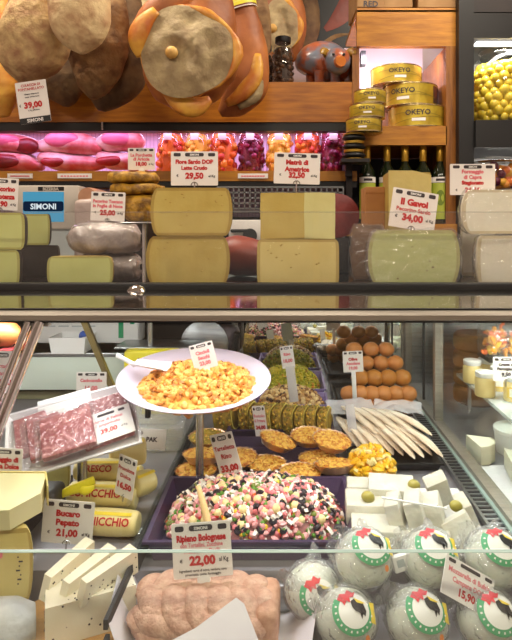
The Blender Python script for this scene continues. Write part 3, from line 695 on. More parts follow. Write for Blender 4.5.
tin('topmost of the three stacked wide yellow tins in the pink-lit cubby', 396, 0, 50, hA-3, Ya+.008, .2, ZC+2*ht+.001)
Yb = 2.03; hb = S(14, Yb)
for k, (px, wd, lab) in enumerate(((364, 36, 'lowest tin of the small yellow stack at the cubby edge'), (367, 35, 'middle tin of the small yellow stack at the cubby edge'), (370, 32, 'topmost tin of the small yellow stack at the cubby edge'))):
    tin(lab, px, 0, wd, 14, Yb, .1*k, EZ+(228-160)*Yb/F+3*(S(8.5, Yb)+.0005)+.0006+k*(hb+.0006))
# little gold-rimmed tins; black bodies paint the gap shadows between yellow tins
Yd = 2.03
cb_ = thing('wall_bracket', 'small dark bracket shelf beside the oil bottles holding black tins', 'shelf', (wx(344, Yd), Yd, EZ+(228-160)*Yd/F))
MB().mat(m_dark).box((.036, .0, -.006), (.10, .10, .012)).box((.020, .04, -.03), (.02, .04, .05)).build('board', cb_)
hq = S(8.5, Yd)
for k, lab in enumerate(('lowest small black tin with gold rim beside the oil bottles', 'middle small black tin with gold rim beside the oil bottles', 'topmost small black tin with gold rim under the cubby board')):
    t = thing('black_tin', lab, 'tin', (wx(354, Yd), Yd, cb_.location.z+k*(hq+.0005)), group='small black tins')
    r0 = S(24, Yd)/2
    MB().mat(m_black).lathe([(r0*.55, .004), (r0*.95, hq*.35), (r0, hq*.5), (r0*.9, hq*.7), (r0*.6, hq-.004)], 24).build('can', t, sharp=0)
    MB().mat(mat('gold_rim', rgb(200, 160, 60), None, .3, metal=.6)).lathe([(r0*.85, 0), (r0*.85, .004)], 24).lathe([(r0*.85, hq-.004), (r0*.85, hq)], 24).build('rim', t)

# oil bottles
ZBt = wz(224, YC)
m_oil = mat('dark_green_glass', rgb(22, 30, 14), None, .08, coat=.5)
m_gold = mat('gold_cap', rgb(206, 160, 54), None, .3, metal=.6)
m_label = mat('lime_label', rgb(176, 186, 70), rgb(160, 172, 56), .5, 12)
bot = thing('oil_bottle', '', 'bottle', (0, 0, 0))
hB = S(78, 2.145)
rB = S(17, 2.145)/2
MB().mat(m_oil).lathe([(rB*.92, 0), (rB, .006), (rB, hB*.60), (rB*.86, hB*.68), (rB*.45, hB*.76), (rB*.34, hB*.82), (rB*.34, hB*.90)], 20).build('bottle_body', bot, sharp=0)
MB().mat(m_gold).lathe([(rB*.40, hB*.80), (rB*.42, hB*.81), (rB*.42, hB*.985), (rB*.36, hB)], 16).build('cap', bot)
onb = lambda a, z, e=.0007: ((rB+e)*math.sin(a), -(rB+e)*math.cos(a), z)
mb = MB().mat(m_label).surf(lambda u, v: onb(-1.2+2.4*u, hB*(.06+.46*v)), 14, 2)
mb.mat(m_card).surf(lambda u, v: onb(-1.2+2.4*u, hB*(.525+.07*v)), 14, 2)
mb.mat(m_ink); [mb.surf(lambda u, v: onb(-.5+1.0*u, hB*(.545+.03*v), .0011), 8, 2)]
mb.mat(mat('olive_print', rgb(110, 130, 40), None, .5)).surf(lambda u, v: onb(.5*math.cos(2*PI*u)*v, hB*(.33+.10*math.sin(2*PI*u)*v), .0011), 14, 2, True)
mb.build('label', bot)
labs = ['dark oil bottle with gold cap and lime label, nearest the black tins', 'dark oil bottle with gold cap, second from the black tins', 'dark oil bottle with gold cap, middle one of the row of five', 'dark oil bottle with gold cap, fourth of the row behind the pale cheese wedge', 'dark oil bottle with gold cap standing beside the oak upright']
for i, px in enumerate((367, 387, 405, 423, 440)):
    loc = ((px-PX)*2.145/F, 2.145, ZBt+.0005)
    if i == 0: bot.location = loc; bot['label'] = labs[0]; bot['group'] = 'oil bottles under the cubby'
    else: dup(bot, labs[i], loc, (0, 0, R.uniform(-.25, .25)))

# big jar of pickled onions; second jar below
YJ2 = 2.21; zk = wz(121, YK)
rj = S(70, YJ2)/2; hj = S(84, YJ2)
bj = thing('glass_jar', 'big glass jar full of yellow pickled onions on the black shelf', 'jar', ((504-PX)*YJ2/F, YJ2, zk+.001))
MB().mat(m_jarglass).lathe([(rj*.9, 0), (rj, .01), (rj, hj*.66), (rj*.9, hj*.75), (rj*.66, hj*.82), (rj*.64, hj*.86), (rj*.70, hj*.88), (rj*.70, hj*.92)], 36).build('glass', bj, sharp=0)
MB().mat(m_jarglass).lathe([(rj*.70, hj*.925), (rj*.74, hj*.94), (rj*.74, hj*.97), (rj*.6, hj)], 30).build('lid', bj)
MB().mat(mat('onion_brine', rgb(196, 170, 40), rgb(170, 140, 30), .4, 20)).lathe([(rj*.72, .012), (rj*.74, .02), (rj*.74, hj*.66), (rj*.66, hj*.73), (rj*.3, hj*.78)], 28).build('brine', bj, sharp=0)
m_on = mat('pickled_onion', rgb(236, 214, 80), rgb(222, 190, 52), .3, 24, 2, sss=.1)
rr = random.Random(5); onion = MB().mat(m_on).ball((0, 0, 0), (1, 1, .82), 12).mesh('onion', 0); cnt = 0
row = 0; zz = .022
while zz < hj*.72 and cnt < 99:
    q = rj*.82 if zz < hj*.62 else rj*.70
    for k in range(11):
        a = PI+PI*(k+.5*(row % 2)+rr.uniform(-.15, .15))/10.5
        o = bpy.data.objects.new('onion', onion); C.objects.link(o); o.parent = bj; cnt += 1
        s_ = rr.uniform(.0165, .024); o.scale = (s_, s_, s_)
        o.location = (q*math.cos(a), q*math.sin(a), zz+rr.uniform(-.004, .004)); o.rotation_euler = (rr.uniform(0, 3), rr.uniform(0, 3), 0)
    row += 1; zz += .0255
YJ3 = 2.16; zk3 = wz(190, YK)
cj = thing('glass_jar', 'clip-top glass jar of orange fruit below the big onion jar', 'jar', ((494-PX)*YJ3/F, YJ3, zk3+.001))
r3 = S(46, YJ3)/2; h3 = S(34, YJ3)
MB().mat(m_jarglass).lathe([(r3*.92, 0), (r3, .008), (r3, h3*.74), (r3*.9, h3*.82), (r3*.86, h3*.86)], 28).build('glass', cj, sharp=0)
MB().mat(m_jarglass).lathe([(r3*.9, h3*.87), (r3*.94, h3*.89), (r3*.94, h3*.95), (r3*.7, h3)], 28).build('lid', cj)
MB().mat(m_silver).lathe([(r3*.93, h3*.85), (r3*.97, h3*.86), (r3*.93, h3*.87)], 28).cyl((-r3, 0, h3*.86), (-r3*1.02, 0, h3*.55), .002, 6).cyl((r3, 0, h3*.86), (r3*1.02, 0, h3*.55), .002, 6).build('clip', cj)
rr = random.Random(8)
for k in range(34):
    a = rr.uniform(PI, 2*PI); s_ = rr.uniform(.016, .022)
    MB().mat(rr.choice([orange[2], yellow[1], orange[0], beet[1]])).ball((r3*.76*math.cos(a), r3*.76*math.sin(a), rr.uniform(.02, h3*.72)), s_, 10).build('fruit', cj, sharp=0)
MB().mat(orange[2]).lathe([(r3*.7, .008), (r3*.7, h3*.7), (r3*.3, h3*.76)], 20).build('syrup', cj, sharp=0)
# ================================================================ PRICE CARDS
def card(label, px, py, Y, wpx, hpx, lines, roll=0, pitch=0, yaw=0, header=True, pin=.03, foot='rod', strip=None, pale=False, cat='price card', hold=True):
    """lines: (text, row centre 0..1, row height 0..1, colour, width 0..1); the pin goes down from the card"""
    w_, h_ = S(wpx, Y), S(hpx, Y); E = Euler((pitch, roll, yaw), 'XYZ'); Mx = E.to_matrix()
    c = Wp(px, py, Y); loc = c-Mx @ Vector((0, 0, pin+h_/2))
    t = thing('price_card', label, cat, loc, E, 'price cards')
    MB().mat(m_card).rrect(0, pin+h_/2, w_, h_, .002, -.0008).rrect(0, pin+h_/2, w_, h_, .002, .0008, M=None).box((0, 0, pin+h_/2), (w_*.99, .0014, h_*.99)).build('card', t)
    mb = MB(); y = -.0016
    if header:
        z = pin+h_*.905; hh = h_*.105; mb.mat(m_ink)
        mb.rrect(0, z, w_*.40, hh, hh*.4, y).rrect(-w_*.365, z, w_*.15, hh*.95, hh*.3, y).rrect(w_*.365, z, w_*.15, hh*.95, hh*.3, y)
        mb.mat(m_textw).text('SIMONI', 0, z, hh*.55, y-.0006, w_*.3, .03)
    for (s_, r_, hh, col, ww) in lines:
        mb.mat({'r': m_red, 'k': m_ink, 'f': m_redf, 'w': m_textw}[col]).text(s_, 0 if not isinstance(ww, tuple) else ww[1]*w_, pin+h_*(1-r_), h_*hh, y, w_*(ww if not isinstance(ww, tuple) else ww[0]), .055 if hh > .105 else .025)
    if strip: mb.mat(m_black).add([(-w_/2, y, pin), (w_/2, y, pin), (w_/2, y, pin+h_*strip[1]), (-w_/2, y, pin+h_*strip[1])], [(0, 1, 2, 3)]).mat(m_textw).text(strip[0], 0, pin+h_*strip[1]*.5, h_*strip[1]*.6, y-.0006, w_*.75, .03)
    mb.build('printing', t)
    if hold:
        mb = MB().mat(m_silver)
        if foot == 'rod': mb.cyl((0, 0, 0), (0, 0, pin+.006), .0016, 8)
        elif foot == 'clip': mb.mat(m_white).rbox((0, .002, pin*.5), (w_*.22, .006, pin+.012), .002)
        if foot == 'rod':
            rr = w_*.07; mb.surf(lambda u, v: (((rr+.001*math.cos(2*PI*v))*math.cos(PI*u)), -.002+.001*math.sin(2*PI*v), pin+(rr+.001*math.cos(2*PI*v))*math.sin(PI*u)), 12, 6, False, True)
        mb.build('holder', t)
    return t
def euro(p): return [('\u20ac', .71, .07, 'k', (.06, -.36)), (p, .71, .17, 'r', .56), ('al Kg', .72, .07, 'k', (.16, .37))]

# ================================================================ CHEESES ON THE TOP SHELF
_em = {}
def edge_of(m):
    """the drier, darker paste just under the rind"""
    if m.name not in _em:
        e = m.copy(); e.name = m.name+'_under_rind'
        for n in e.node_tree.nodes:
            if n.type == 'VALTORGB':
                for k in n.color_ramp.elements: c = k.color; k.color = (c[0]*.74, c[1]*.66, c[2]*.52, 1)
        _em[m.name] = e
    return _em[m.name]
def half_wheel(name, label, px, pyb, wpx, hpx, Y, mp, mr, bulge=.10, depth=.85, rz=0, z=None, power=2.4, group='cut cheeses on the top shelf', tilt=0, wrap=None, holes=0, seed=0, cat='cheese', topround=.10, parent_fix=None):
    w_, h_ = S(wpx, Y), S(hpx, Y); R0 = w_/2
    zb = ZT+.0006 if z is None else z
    t = thing(name, label, cat, ((px-PX)*Y/F, Y, zb), (tilt, 0, rz), group)
    nl = 11
    def rad(v):
        q = abs(2*v-1); return R0*(1-bulge*q**power-topround*max(0, (q-.82)/.18)**2*.5)
    lv = [(0.5-0.5*math.cos(PI*(i/(nl-1))))*.5+.5*i/(nl-1) for i in range(nl)]
    nt_ = 26; mb = MB().mat(mr)
    def sp(a, v):
        r = rad(v); p = Vector((r*math.cos(a), r*depth*math.sin(a)*1.0, h_*v))
        return p+noise.noise_vector(p*18+Vector((seed, 0, 0)))*.0012
    mb.surf(lambda u, v: sp(PI*u, lv[round(v*(nl-1))]), nt_, nl)
    for v, flip in ((0, True), (1, False)):
        poly = [sp(PI*k/(nt_-1), v) for k in range(nt_)]
        mb.add(poly, [tuple(range(nt_)) if not flip else tuple(reversed(range(nt_)))])
    mb.build('rind', t)
    mb = MB().mat(mp); nx = 27
    def fp(u, v):
        v = lv[round(v*(nl-1))]; r = rad(v)*(1-.0)
        p = Vector((-r+2*r*u, 0, h_*v)); e = 1-abs(2*u-1)**6
        p.y = -.0015*e+noise.noise(p*30+Vector((seed*3, 0, 0)))*.0015*e-.0004
        return p
    mb.surf(fp, nx, nl); me_ = edge_of(mp)
    mb.mat(me_); ei = mb.cur
    for i in range(nx-1):
        for j_ in range(nl-1):
            if i in (0, nx-2) or j_ in (0, nl-2): mb.m[i*(nl-1)+j_] = ei
    rr = random.Random(seed)
    if holes:
        mb.mat(mr)
        for k in range(holes):
            x, z_ = rr.uniform(-.75, .75)*R0, rr.uniform(.12, .88)*h_; s_ = rr.uniform(.0008, .002)
            mb.ball((x, -.0018, z_), (s_*1.5, .0006, s_), 8)
    mb.build('cut_face', t)
    if wrap:
        def wf(u, v):
            a = -.22+(PI+.44)*u if False else 2*PI*u
            q = v; r = rad(min(max(q, 0), 1))*1.03+.002
            y = r*depth*math.sin(a) if math.sin(a) > 0 else -.006*abs(math.sin(a))**.3
            p = Vector((r*math.cos(a), y, h_*(-.0+1.03*q)))
            return p+noise.noise_vector(p*45+Vector((seed, 4, 0)))*.004+noise.noise_vector(p*110+Vector((seed, 4, 0)))*.0016
        mb = MB().mat(wrap).surf(wf, 90, 26, True, False); 
        mb.build('plastic_wrap', t, sharp=0)
    return t
Y1 = 1.13
z_of = lambda t, h, Y: t.location.z+S(h, Y)+.0008
fs1 = half_wheel('cheese_half_wheel', 'lower of two stacked golden half wheels under the 29,50 price card', 188, 0, 84, 49, Y1, m_pastey, m_rindy, .12, .9, holes=14, seed=1)
fs2 = half_wheel('cheese_half_wheel', 'upper of two stacked golden half wheels, below the 29,50 price card', 191.5, 0, 82, 48, Y1+.004, m_pastey, m_rindy, .12, .9, z=z_of(fs1, 49, Y1), holes=18, seed=2)
card('white price card printed Fiore Sardo DOP Latte Crudo 29,50 on the golden half wheels', 194.5, 168.5, 1.15, 47, 34, [('Fiore Sardo DOP', .30, .12, 'r', .80), ('Latte Crudo', .48, .11, 'r', .60)]+euro('29,50'), pin=.012)
ma1 = half_wheel('cheese_half_wheel', 'lower of two straight-sided pale half wheels under the 32,50 price card', 298, 0, 82, 46, Y1, m_paste, m_rindy, .03, .9, holes=16, seed=3, power=6)
# quartered upper cheese, corner towards the viewer
t = thing('cheese_quarter', 'upper pale cheese quarter with yellow and ivory sides under the 32,50 price card', 'cheese', ((298-PX)*1.14/F, 1.14, z_of(ma1, 46, Y1)), group='cut cheeses on the top shelf')
q_w, q_h = S(76, 1.14), S(46, 1.14)
xL, xR, xm = -q_w*.5, q_w*.49, q_w*.08
def quarter(poly, m, nm):
    mb = MB().mat(m); nl = 7
    n = len(poly)-1
    def f(u, v):
        k = min(int(u*n), n-1); q = u*n-k; a = Vector(poly[k]); b = Vector(poly[k+1]); p = a.lerp(b, q)
        p = Vector((p.x, p.y, q_h*v)); return p+noise.noise_vector(p*26)*.0012
    mb.surf(f, n*6+1, nl); return mb
quarter([(xL, .012, 0), (xm, -.010, 0)], m_pastey, '').build('yellow_side', t)
quarter([(xm, -.010, 0), (xR, .004, 0)], m_pasteg, '').build('cut_face', t)
mb = quarter([(xR, .004, 0), (xR-.004, .10, 0), (xR*.5, .14, 0), (xL*.5, .14, 0), (xL+.004, .10, 0), (xL, .012, 0)], m_rindy, '')
top = [(xL, .012, q_h), (xm, -.010, q_h), (xR, .004, q_h), (xR-.004, .10, q_h), (xR*.5, .14, q_h), (xL*.5, .14, q_h), (xL+.004, .10, q_h)]
mb.mat(m_pastey).add(top, [tuple(range(7))]).add([(x, y, 0) for x, y, z in top], [tuple(reversed(range(7)))]); mb.build('rind', t)
card('white price card printed Matrù di Amatrice 32,50 on the pale cheese quarter', 297, 168.5, 1.16, 46, 31, [('Matrù di', .30, .15, 'r', .58), ('Amatrice', .52, .15, 'r', .74)]+euro('32,50'), roll=.03, pin=.022)
# wrapped big cheese, wedge and carton
def wrapped_round():
    t = half_wheel('cheese_half_wheel', 'large ivory half wheel in clear wrap below the tilted price card', 414, 0, 92, 55, 1.13, m_pastegr, m_rindb, .14, .8, holes=6, seed=6, wrap=m_film); return t
gv = wrapped_round()
gb = half_wheel('cheese_half_wheel', 'brown-rinded wrapped cheese tucked behind the large ivory half wheel', 368, 0, 34, 54, 1.26, m_rindb, m_rindb, .2, 1.6, seed=7, wrap=m_film)
wd = thing('cheese_wedge', 'tall pale cheese wedge behind the tilted price card, before the oil bottles', 'cheese', ((411-PX)*1.30/F, 1.30, ZT+.001), (0, 0, .08), 'cut cheeses on the top shelf')
ww, wh = S(46, 1.30), S(111-4, 1.30)
pl = [(-ww/2, 0), (ww*.42, 0), (ww*.5, .02), (ww*.38, .10), (-ww*.38, .10)]
MB().mat(m_paste).surf(lambda u, v: (-ww/2+ww*.95*u, -.001+noise.noise(Vector((u*4, v*6, 0)))*.001, wh*v*(1-.05*max(0, u-.6)*2)), 10, 10).build('cut_face', wd)
MB().mat(m_rindy).prism(pl, 0, wh*.985).build('rind', wd)
bx = thing('cardboard_box', 'plain brown cardboard box beside the tall pale cheese wedge', 'box', ((378-PX)*1.40/F, 1.40, ZT+.001))
MB().mat(mat('tan_cardboard', rgb(170, 116, 60), rgb(150, 98, 48), .8, 10)).rbox((0, 0, S(86, 1.40)/2), (S(30, 1.40), .08, S(86, 1.40)), .002).box((0, -.0405, S(80, 1.40)), (S(30, 1.40), .001, .004)).build('carton', bx)
card('white price card printed Il Gavoi Pecorino Sardo 34,00, tilted before the pale wedge', 413.5, 210, 1.20, 46, 40, [('Il Gavoi', .32, .16, 'r', .66), ('Pecorino Sardo', .51, .10, 'r', .86)]+euro('34,00'), roll=.17, pitch=-.15, pin=.030)
# white cheeses in clear box
w1 = half_wheel('cheese_half_wheel', 'lower white cheese in clear wrap at the shelf end, under the 26,10 card', 521, 0, 88, 49, 1.14, m_pastew, m_rindw, .05, .8, seed=8, wrap=m_film)
w2 = half_wheel('cheese_half_wheel', 'upper white cheese with speckled rind under the 26,10 price card', 510, 0, 96, 44, 1.16, m_pastew, m_rindw, .12, .8, z=z_of(w1, 49, 1.14)+.003, holes=8, seed=9, wrap=m_film)
w3 = half_wheel('cheese_half_wheel', 'white wrapped cheese standing behind the lower white one at the shelf end', 478, 0, 34, 62, 1.34, m_pastew, m_rindw, .08, .8, seed=10, wrap=m_filmhazy)
card('white price card printed Formaggio di Capra Stagionato 26,10 above the white cheeses', 472.5, 179.5, 1.19, 45, 31, [('Formaggio', .24, .12, 'f', .66), ('di Capra', .42, .12, 'f', .52), ('Stagionato', .60, .12, 'r', .72), ('\u20ac', .84, .07, 'k', (.06, -.36)), ('26,10', .84, .16, 'r', .5), ('al Kg', .85, .07, 'k', (.14, .37))], pin=.012)

# black-rinded cheeses
k1 = half_wheel('cheese_half_wheel', 'lower green-ivory half wheel with black rind at the shelf edge', -14, 0, 68, 35, 1.13, m_pastegr, m_rindk, .06, .9, rz=-.0, seed=11, power=4)
k2 = half_wheel('cheese_half_wheel', 'upper green-ivory half wheel with black rind at the shelf edge', -12, 0, 74, 37, 1.135, m_pastegr, m_rindk, .06, .9, z=z_of(k1, 35, 1.13), seed=12, power=4)
k3a = half_wheel('cheese_half_wheel', 'black-rinded wheel below the small dark half wheel, behind the stacked pair', 36, 0, 46, 32, 1.31, m_rindk, m_rindk, .05, .9, seed=13)
k3 = half_wheel('cheese_half_wheel', 'small shaded half wheel with black rind behind the stacked pair, before the scale', 27, 0, 46, 31, 1.31, m_pastegr, m_rindk, .05, .9, rz=.0, z=z_of(k3a, 32, 1.31), seed=14)
g1 = half_wheel('cheese_half_wheel', 'low yellow-green half wheel in front of the paper-wrapped bundle', 80, 0, 66, 29, 1.125, m_pastegr, m_rindy, .10, .8, seed=15, power=4)
m_wrapp = mat('crumpled_grey_paper', rgb(172, 160, 152), rgb(120, 104, 98), .35, 20, 5, .9, 24)
def bundle(label, px, pyc, wpx, hpx, Y, z, seed):
    t = thing('wrapped_cheese', label, 'wrapped cheese', ((px-PX)*Y/F, Y, z), group='paper-wrapped cheeses')
    w_, h_ = S(wpx, Y), S(hpx, Y)
    mb = MB().mat(m_wrapp)
    def f(u, v):
        a = 2*PI*u; x = (v-.5)*w_; e = (1-abs(2*v-1)**6)**.5 if abs(2*v-1) < 1 else 0
        p = Vector((x, .045*math.cos(a)*(.35+.65*e), h_*.5+h_*.49*math.sin(a)*(.25+.75*e)))
        c_ = math.copysign(abs(math.cos(a))**.6, math.cos(a)); p.y = .045*c_*(.35+.65*e)
        q = noise.noise_vector(p*38+Vector((seed*9, 0, 0)))*.007; 
        p += q; p.z = max(p.z, .0005); return p
    mb.surf(f, 36, 22, True, False)
    mb.build('paper', t, sharp=25)
    MB().mat(m_film).surf(lambda u, v: (Vector(f(u, v))*1.0+Vector((0, .003*math.cos(2*PI*u), .002))), 30, 14, True, False).build('film', t, sharp=0)
    return t
b1 = bundle('lower crumpled paper-wrapped cheese beside the low yellow-green half wheel', 112, 0, 60, 27, 1.21, ZT+.001, 1)
bundle('upper crumpled paper-wrapped cheese under the 25,00 price card', 106, 0, 70, 31, 1.20, ZT+.001+S(27.5, 1.21), 2)
card('white price card printed Pecorino Toscano in Foglie di Noce 25,00 on the paper bundle', 108, 206.5, 1.22, 34, 29, [('Pecorino Toscano', .32, .11, 'f', .88), ('in Foglie di Noce', .48, .11, 'f', .88)]+euro('25,00'), roll=.04, pin=.016)
card('white price card ending rino, nza, beside the counter scale screen', 1, 194, 1.17, 34, 32, [('Pecorino', .33, .15, 'r', (.60, .12)), ('Potenza', .57, .15, 'r', (.54, .15)), ('19,90', .80, .16, 'r', (.5, 0)), ('al Kg', .81, .07, 'k', (.16, .38))], roll=.05, pin=.014)

# counter scale with its customer screen
YS2 = 1.56; sx = lambda px: (px-46)*YS2/F; szz = lambda py: EZ+(PY-py)*YS2/F-ZT
scale_ = thing('counter_scale', 'beige counter scale with a blue customer screen reading SIMONI', 'scale', ((46-PX)*YS2/F, YS2, ZT+.0005))
m_beige = mat('beige_plastic', rgb(196, 188, 176), None, .45)
m_greyp = mat('grey_plastic', rgb(178, 186, 186), None, .45)
MB().mat(m_beige).rbox((sx(46), .03, (szz(186)+szz(229))/2), (sx(79)-sx(13), .06, szz(185)-szz(229)), .006, M=Rm(0, .0, 0)).build('screen_housing', scale_)
mb = MB().mat(glow('screen_blue', rgb(96, 184, 222), .62)).add([(sx(23), -.0008, szz(222)), (sx(64), -.0008, szz(222)), (sx(64), -.0008, szz(192)), (sx(23), -.0008, szz(192))], [(0, 1, 2, 3)])
mb.mat(glow('screen_navy', rgb(24, 38, 62), .8)).rrect(sx(43.5), szz(206.5), sx(64)-sx(23.5), szz(201.5)-szz(211.5), .006, -.0014)
mb.mat(glow('screen_white', rgb(225, 235, 240), .9)).text('SIMONI', sx(43.5), szz(206.5), S(5.6, YS2), -.002, S(31, YS2), .03)
mb.build('screen', scale_)
mb = MB().mat(m_black).rrect(sx(51), szz(189), S(26, YS2), S(4, YS2), .001, -.0006).mat(m_beige).text('BIZERBA', sx(51), szz(189), S(3, YS2), -.0012, S(23, YS2), .05); mb.build('maker_plate', scale_)
MB().mat(m_greyp).rbox((sx(60), .045, szz(229)*.5+.01), (.05, .04, szz(229)+.02), .008).rbox((sx(55), .05, .018), (.22, .17, .036), .010).build('base', scale_)
MB().mat(m_greyp).prism([(-.05, 0), (.10, 0), (.06, .115), (-.05, .115)], 0, .02, M=T(sx(52), .03, .03) @ Rm(PI/2, 0, 0)).build('neck', scale_)

# things standing behind the cheeses on the shelf
sal = thing('mortadella_end', 'round beige cured meat end behind the 25,00 price card', 'meat', ((87-PX)*1.52/F, 1.52, ZT+.0005))
rs = S(20, 1.52)/2; zc = EZ+(PY-197)*1.52/F-ZT
MB().mat(m_silver).cyl((0, .05, 0), (0, .05, zc-.02), .006, 8).rbox((0, .05, .004), (.07, .08, .008), .002).build('stand', sal)
MB().mat(mat('cooked_meat', rgb(206, 156, 122), rgb(190, 134, 104), .5, 20)).tube([(0, 0, zc), (0, .03, zc), (0, .12, zc-.0)], [rs*.9, rs, rs*.96], 24, 4, up=(0, 0, 1)).build('meat', sal)
pk = thing('film_pack', 'pale film-wrapped pack standing before the beige cured meat end', 'pack', ((89-PX)*1.40/F, 1.40, ZT+.0005))
MB().mat(mat('pale_pack', rgb(196, 178, 168), rgb(170, 150, 144), .35, 14, 4, .5, 20)).rbox((0, 0, S(76, 1.40)/2), (S(28, 1.40), .04, S(76, 1.40)), .012, jit=.006).build('pack', pk, sharp=0)
# yellow roast on its stand
YR = 1.50
st = thing('serving_stand', 'thin steel stand carrying the golden herbed slabs', 'stand', ((140-PX)*YR/F, YR, ZT+.0005))
zt = EZ+(PY-222)*YR/F-ZT
MB().mat(m_silver).cyl((.012, 0, .006), (.012, 0, zt-.004), .006, 10).build('post', st)
MB().mat(m_silver).lathe([(.055, 0), (.055, .004), (.01, .008)], 20, T(.012, 0, 0)).build('foot', st)
MB().mat(m_silver).rbox((0, 0, zt-.003), (S(52, YR), .12, .005), .002).build('plate', st)
m_frit = mat('golden_slab', rgb(206, 156, 46), rgb(122, 84, 26), .5, 40, 4, .6, 50, lo=.38, hi=.6)
def slab(label, px, py, wpx, hpx, z, seed, rz):
    t = thing('herbed_slab', label, 'roast slab', ((px-PX)*YR/F, YR, z), (0, 0, rz), 'golden herbed slabs')
    w_, h_ = S(wpx, YR), S(hpx, YR); mb = MB().mat(m_frit)
    def f(u, v):
        a = 2*PI*u; x = (v-.5)*w_; e = max(0, 1-abs(2*v-1)**5)**.4
        p = Vector((x, math.copysign(abs(math.cos(a))**.5, math.cos(a))*.055*e, h_/2+h_/2*math.copysign(abs(math.sin(a))**.5, math.sin(a))*(.3+.7*e)))
        return p+noise.noise_vector(p*45+Vector((seed*7, 0, 0)))*.005
    mb.surf(f, 36, 26, True, False); return mb.build('slab', t, sharp=0)
zz0 = ST = ZT+.0005+zt+.002
slab('lowest thick golden herbed slab on the thin steel stand', 144, 0, 38, 26, zz0, 1, .05)
slab('middle golden herbed slab on the thin steel stand', 138, 0, 52, 11, zz0+S(26, YR), 2, -.08)
slab('topmost flat golden herbed slab under the 18,00 price card', 134, 0, 50, 11, zz0+S(37, YR), 3, .1)
card('small white price card printed La Porchetta di Ariccia 18,00 on the golden slabs', 141.5, 159, 1.50, 27, 22, [('La Porchetta', .32, .14, 'f', .8), ('di Ariccia', .50, .14, 'f', .8), ('18,00', .72, .17, 'r', .5), ('al Kg', .73, .08, 'k', (.18, .36))], pin=S(5, 1.5), foot='clip')
# cured ham lump, dark salami, dial
hl = thing('cured_ham_piece', 'dark red cured ham piece lying between the golden and the pale half wheels', 'meat', ((243-PX)*1.34/F, 1.34, ZT+.0005))
MB().mat(m_redham).tube([(-.06, .05, .048), (-.03, .02, .050), (.02, .0, .046), (.055, -.01, .036), (.07, -.01, .03)], [.02, .048, .046, .034, .01], 20, 4, flat=(1, 1), wob=.004).build('meat', hl, sharp=0)
sl = thing('salami', 'dark red round salami standing behind the pale cheese quarter', 'meat', ((337-PX)*1.45/F, 1.47, ZT+.0005))
rs = S(44, 1.45)/2; zc = EZ+(PY-216)*1.45/F-ZT
MB().mat(m_dark).rbox((0, 0, (zc-rs)/2), (.06, .06, zc-rs), .004).build('stand', sl)
MB().mat(mat('salami_skin', rgb(132, 44, 40), rgb(96, 30, 30), .5, 18, 4, .2)).lathe([(.004, -.03), (rs*.9, -.03), (rs, -.02), (rs, .03), (rs*.8, .035)], 28, T(0, 0, zc) @ Rm(PI/2, 0, 0)).build('meat', sl)
dl = thing('slicer_dial', 'white slicer control plate with a black round knob between the half wheels', 'control plate', ((247-PX)*1.66/F, 1.66, ZT+.0005))
zq = EZ+(PY-235)*1.66/F-ZT; wq = S(36, 1.66); hq2 = S(30, 1.66)
MB().mat(m_white).rbox((0, 0, zq), (wq, .02, hq2), .004).build('plate', dl)
MB().mat(m_greyp).rbox((0, .04, (zq-hq2/2)/2), (wq*1.1, .10, zq-hq2/2), .01).build('base', dl)
kb_ = MB().mat(m_rubber).cyl((.01, -.010, zq-.002), (.01, -.036, zq-.002), S(14, 1.66)/2, 20).build('knob', dl)
MB().mat(m_rubber).rbox((-.022, -.02, zq+.012), (.05, .012, .010), .004, M=None).build('lever', dl)
# 39,00 card on the hams
card('tall white price card printed Culaccia di Fontanellato 39,00 hanging on the brown hams', 33, 102, 1.60, 31, 42, [('CULACCIA DI', .09, .06, 'r', .62), ('FONTANELLATO', .18, .06, 'r', .84), ('Salume stagionato', .30, .035, 'k', .7), ('senza conservanti', .37, .035, 'k', .7), ('39,00', .56, .14, 'r', .66), ('\u20ac', .56, .06, 'k', (.05, -.42)), ('al Kg affettato', .69, .035, 'k', .6)], roll=-.14, header=False, strip=('SIMONI', .14), pin=.0, hold=False)
# ================================================================ TRAYS OF SALADS
def tray_mb(mb, x0, x1, y0, y1, zf, zb, depth, m, lip=.012):
    """a shallow tray with flared rim; zf/zb rim heights front/back"""
    mb.mat(m); th = .004
    def rect(i, dz): return [(x0+i, y0+i, zf-dz), (x1-i, y0+i, zf-dz), (x1-i, y1-i, zb-dz), (x0+i, y1-i, zb-dz)]
    loops = [rect(0, .004), rect(0, 0), rect(lip*.5, 0), rect(lip+.004, depth-th), ]
    inner = loops[-1]; outer = [rect(0, .004), rect(lip*.5, .006), rect(lip, depth)]
    vs = []; fs = []
    for l in loops: vs += l
    for i in range(3):
        for k in range(4): fs.append((i*4+k, i*4+(k+1) % 4, i*4+4+(k+1) % 4, i*4+4+k))
    fs.append((12, 13, 14, 15))
    b = len(vs)
    for l in outer: vs += l
    for i in range(2):
        for k in range(4): fs.append((b+i*4+(k+1) % 4, b+i*4+k, b+i*4+4+k, b+i*4+4+(k+1) % 4))
    fs.append((b+11, b+10, b+9, b+8))
    mb.add(vs, fs)
def tray(name, label, x0, x1, y0, y1, m, h=.034, lift=0, tilt=0, cat='tray', lip=.012, group='serving trays in the display case'):
    z0 = deck_z(max(y0, .94)) + .0015+lift
    if y0 < .935: z0 = deck_z(y0)+.001+lift
    zb = deck_z(y1)+.0015+lift if y0 >= .935 else z0
    mb = MB(); cx_, cy_ = (x0+x1)/2, (y0+y1)/2
    tray_mb(mb, x0-cx_, x1-cx_, y0-cy_, y1-cy_, h, h+(zb-z0)+tilt, h, m, lip)
    o = mb.build(name, loc=(cx_, cy_, z0), sharp=20); tag(o, label, cat, group); return o
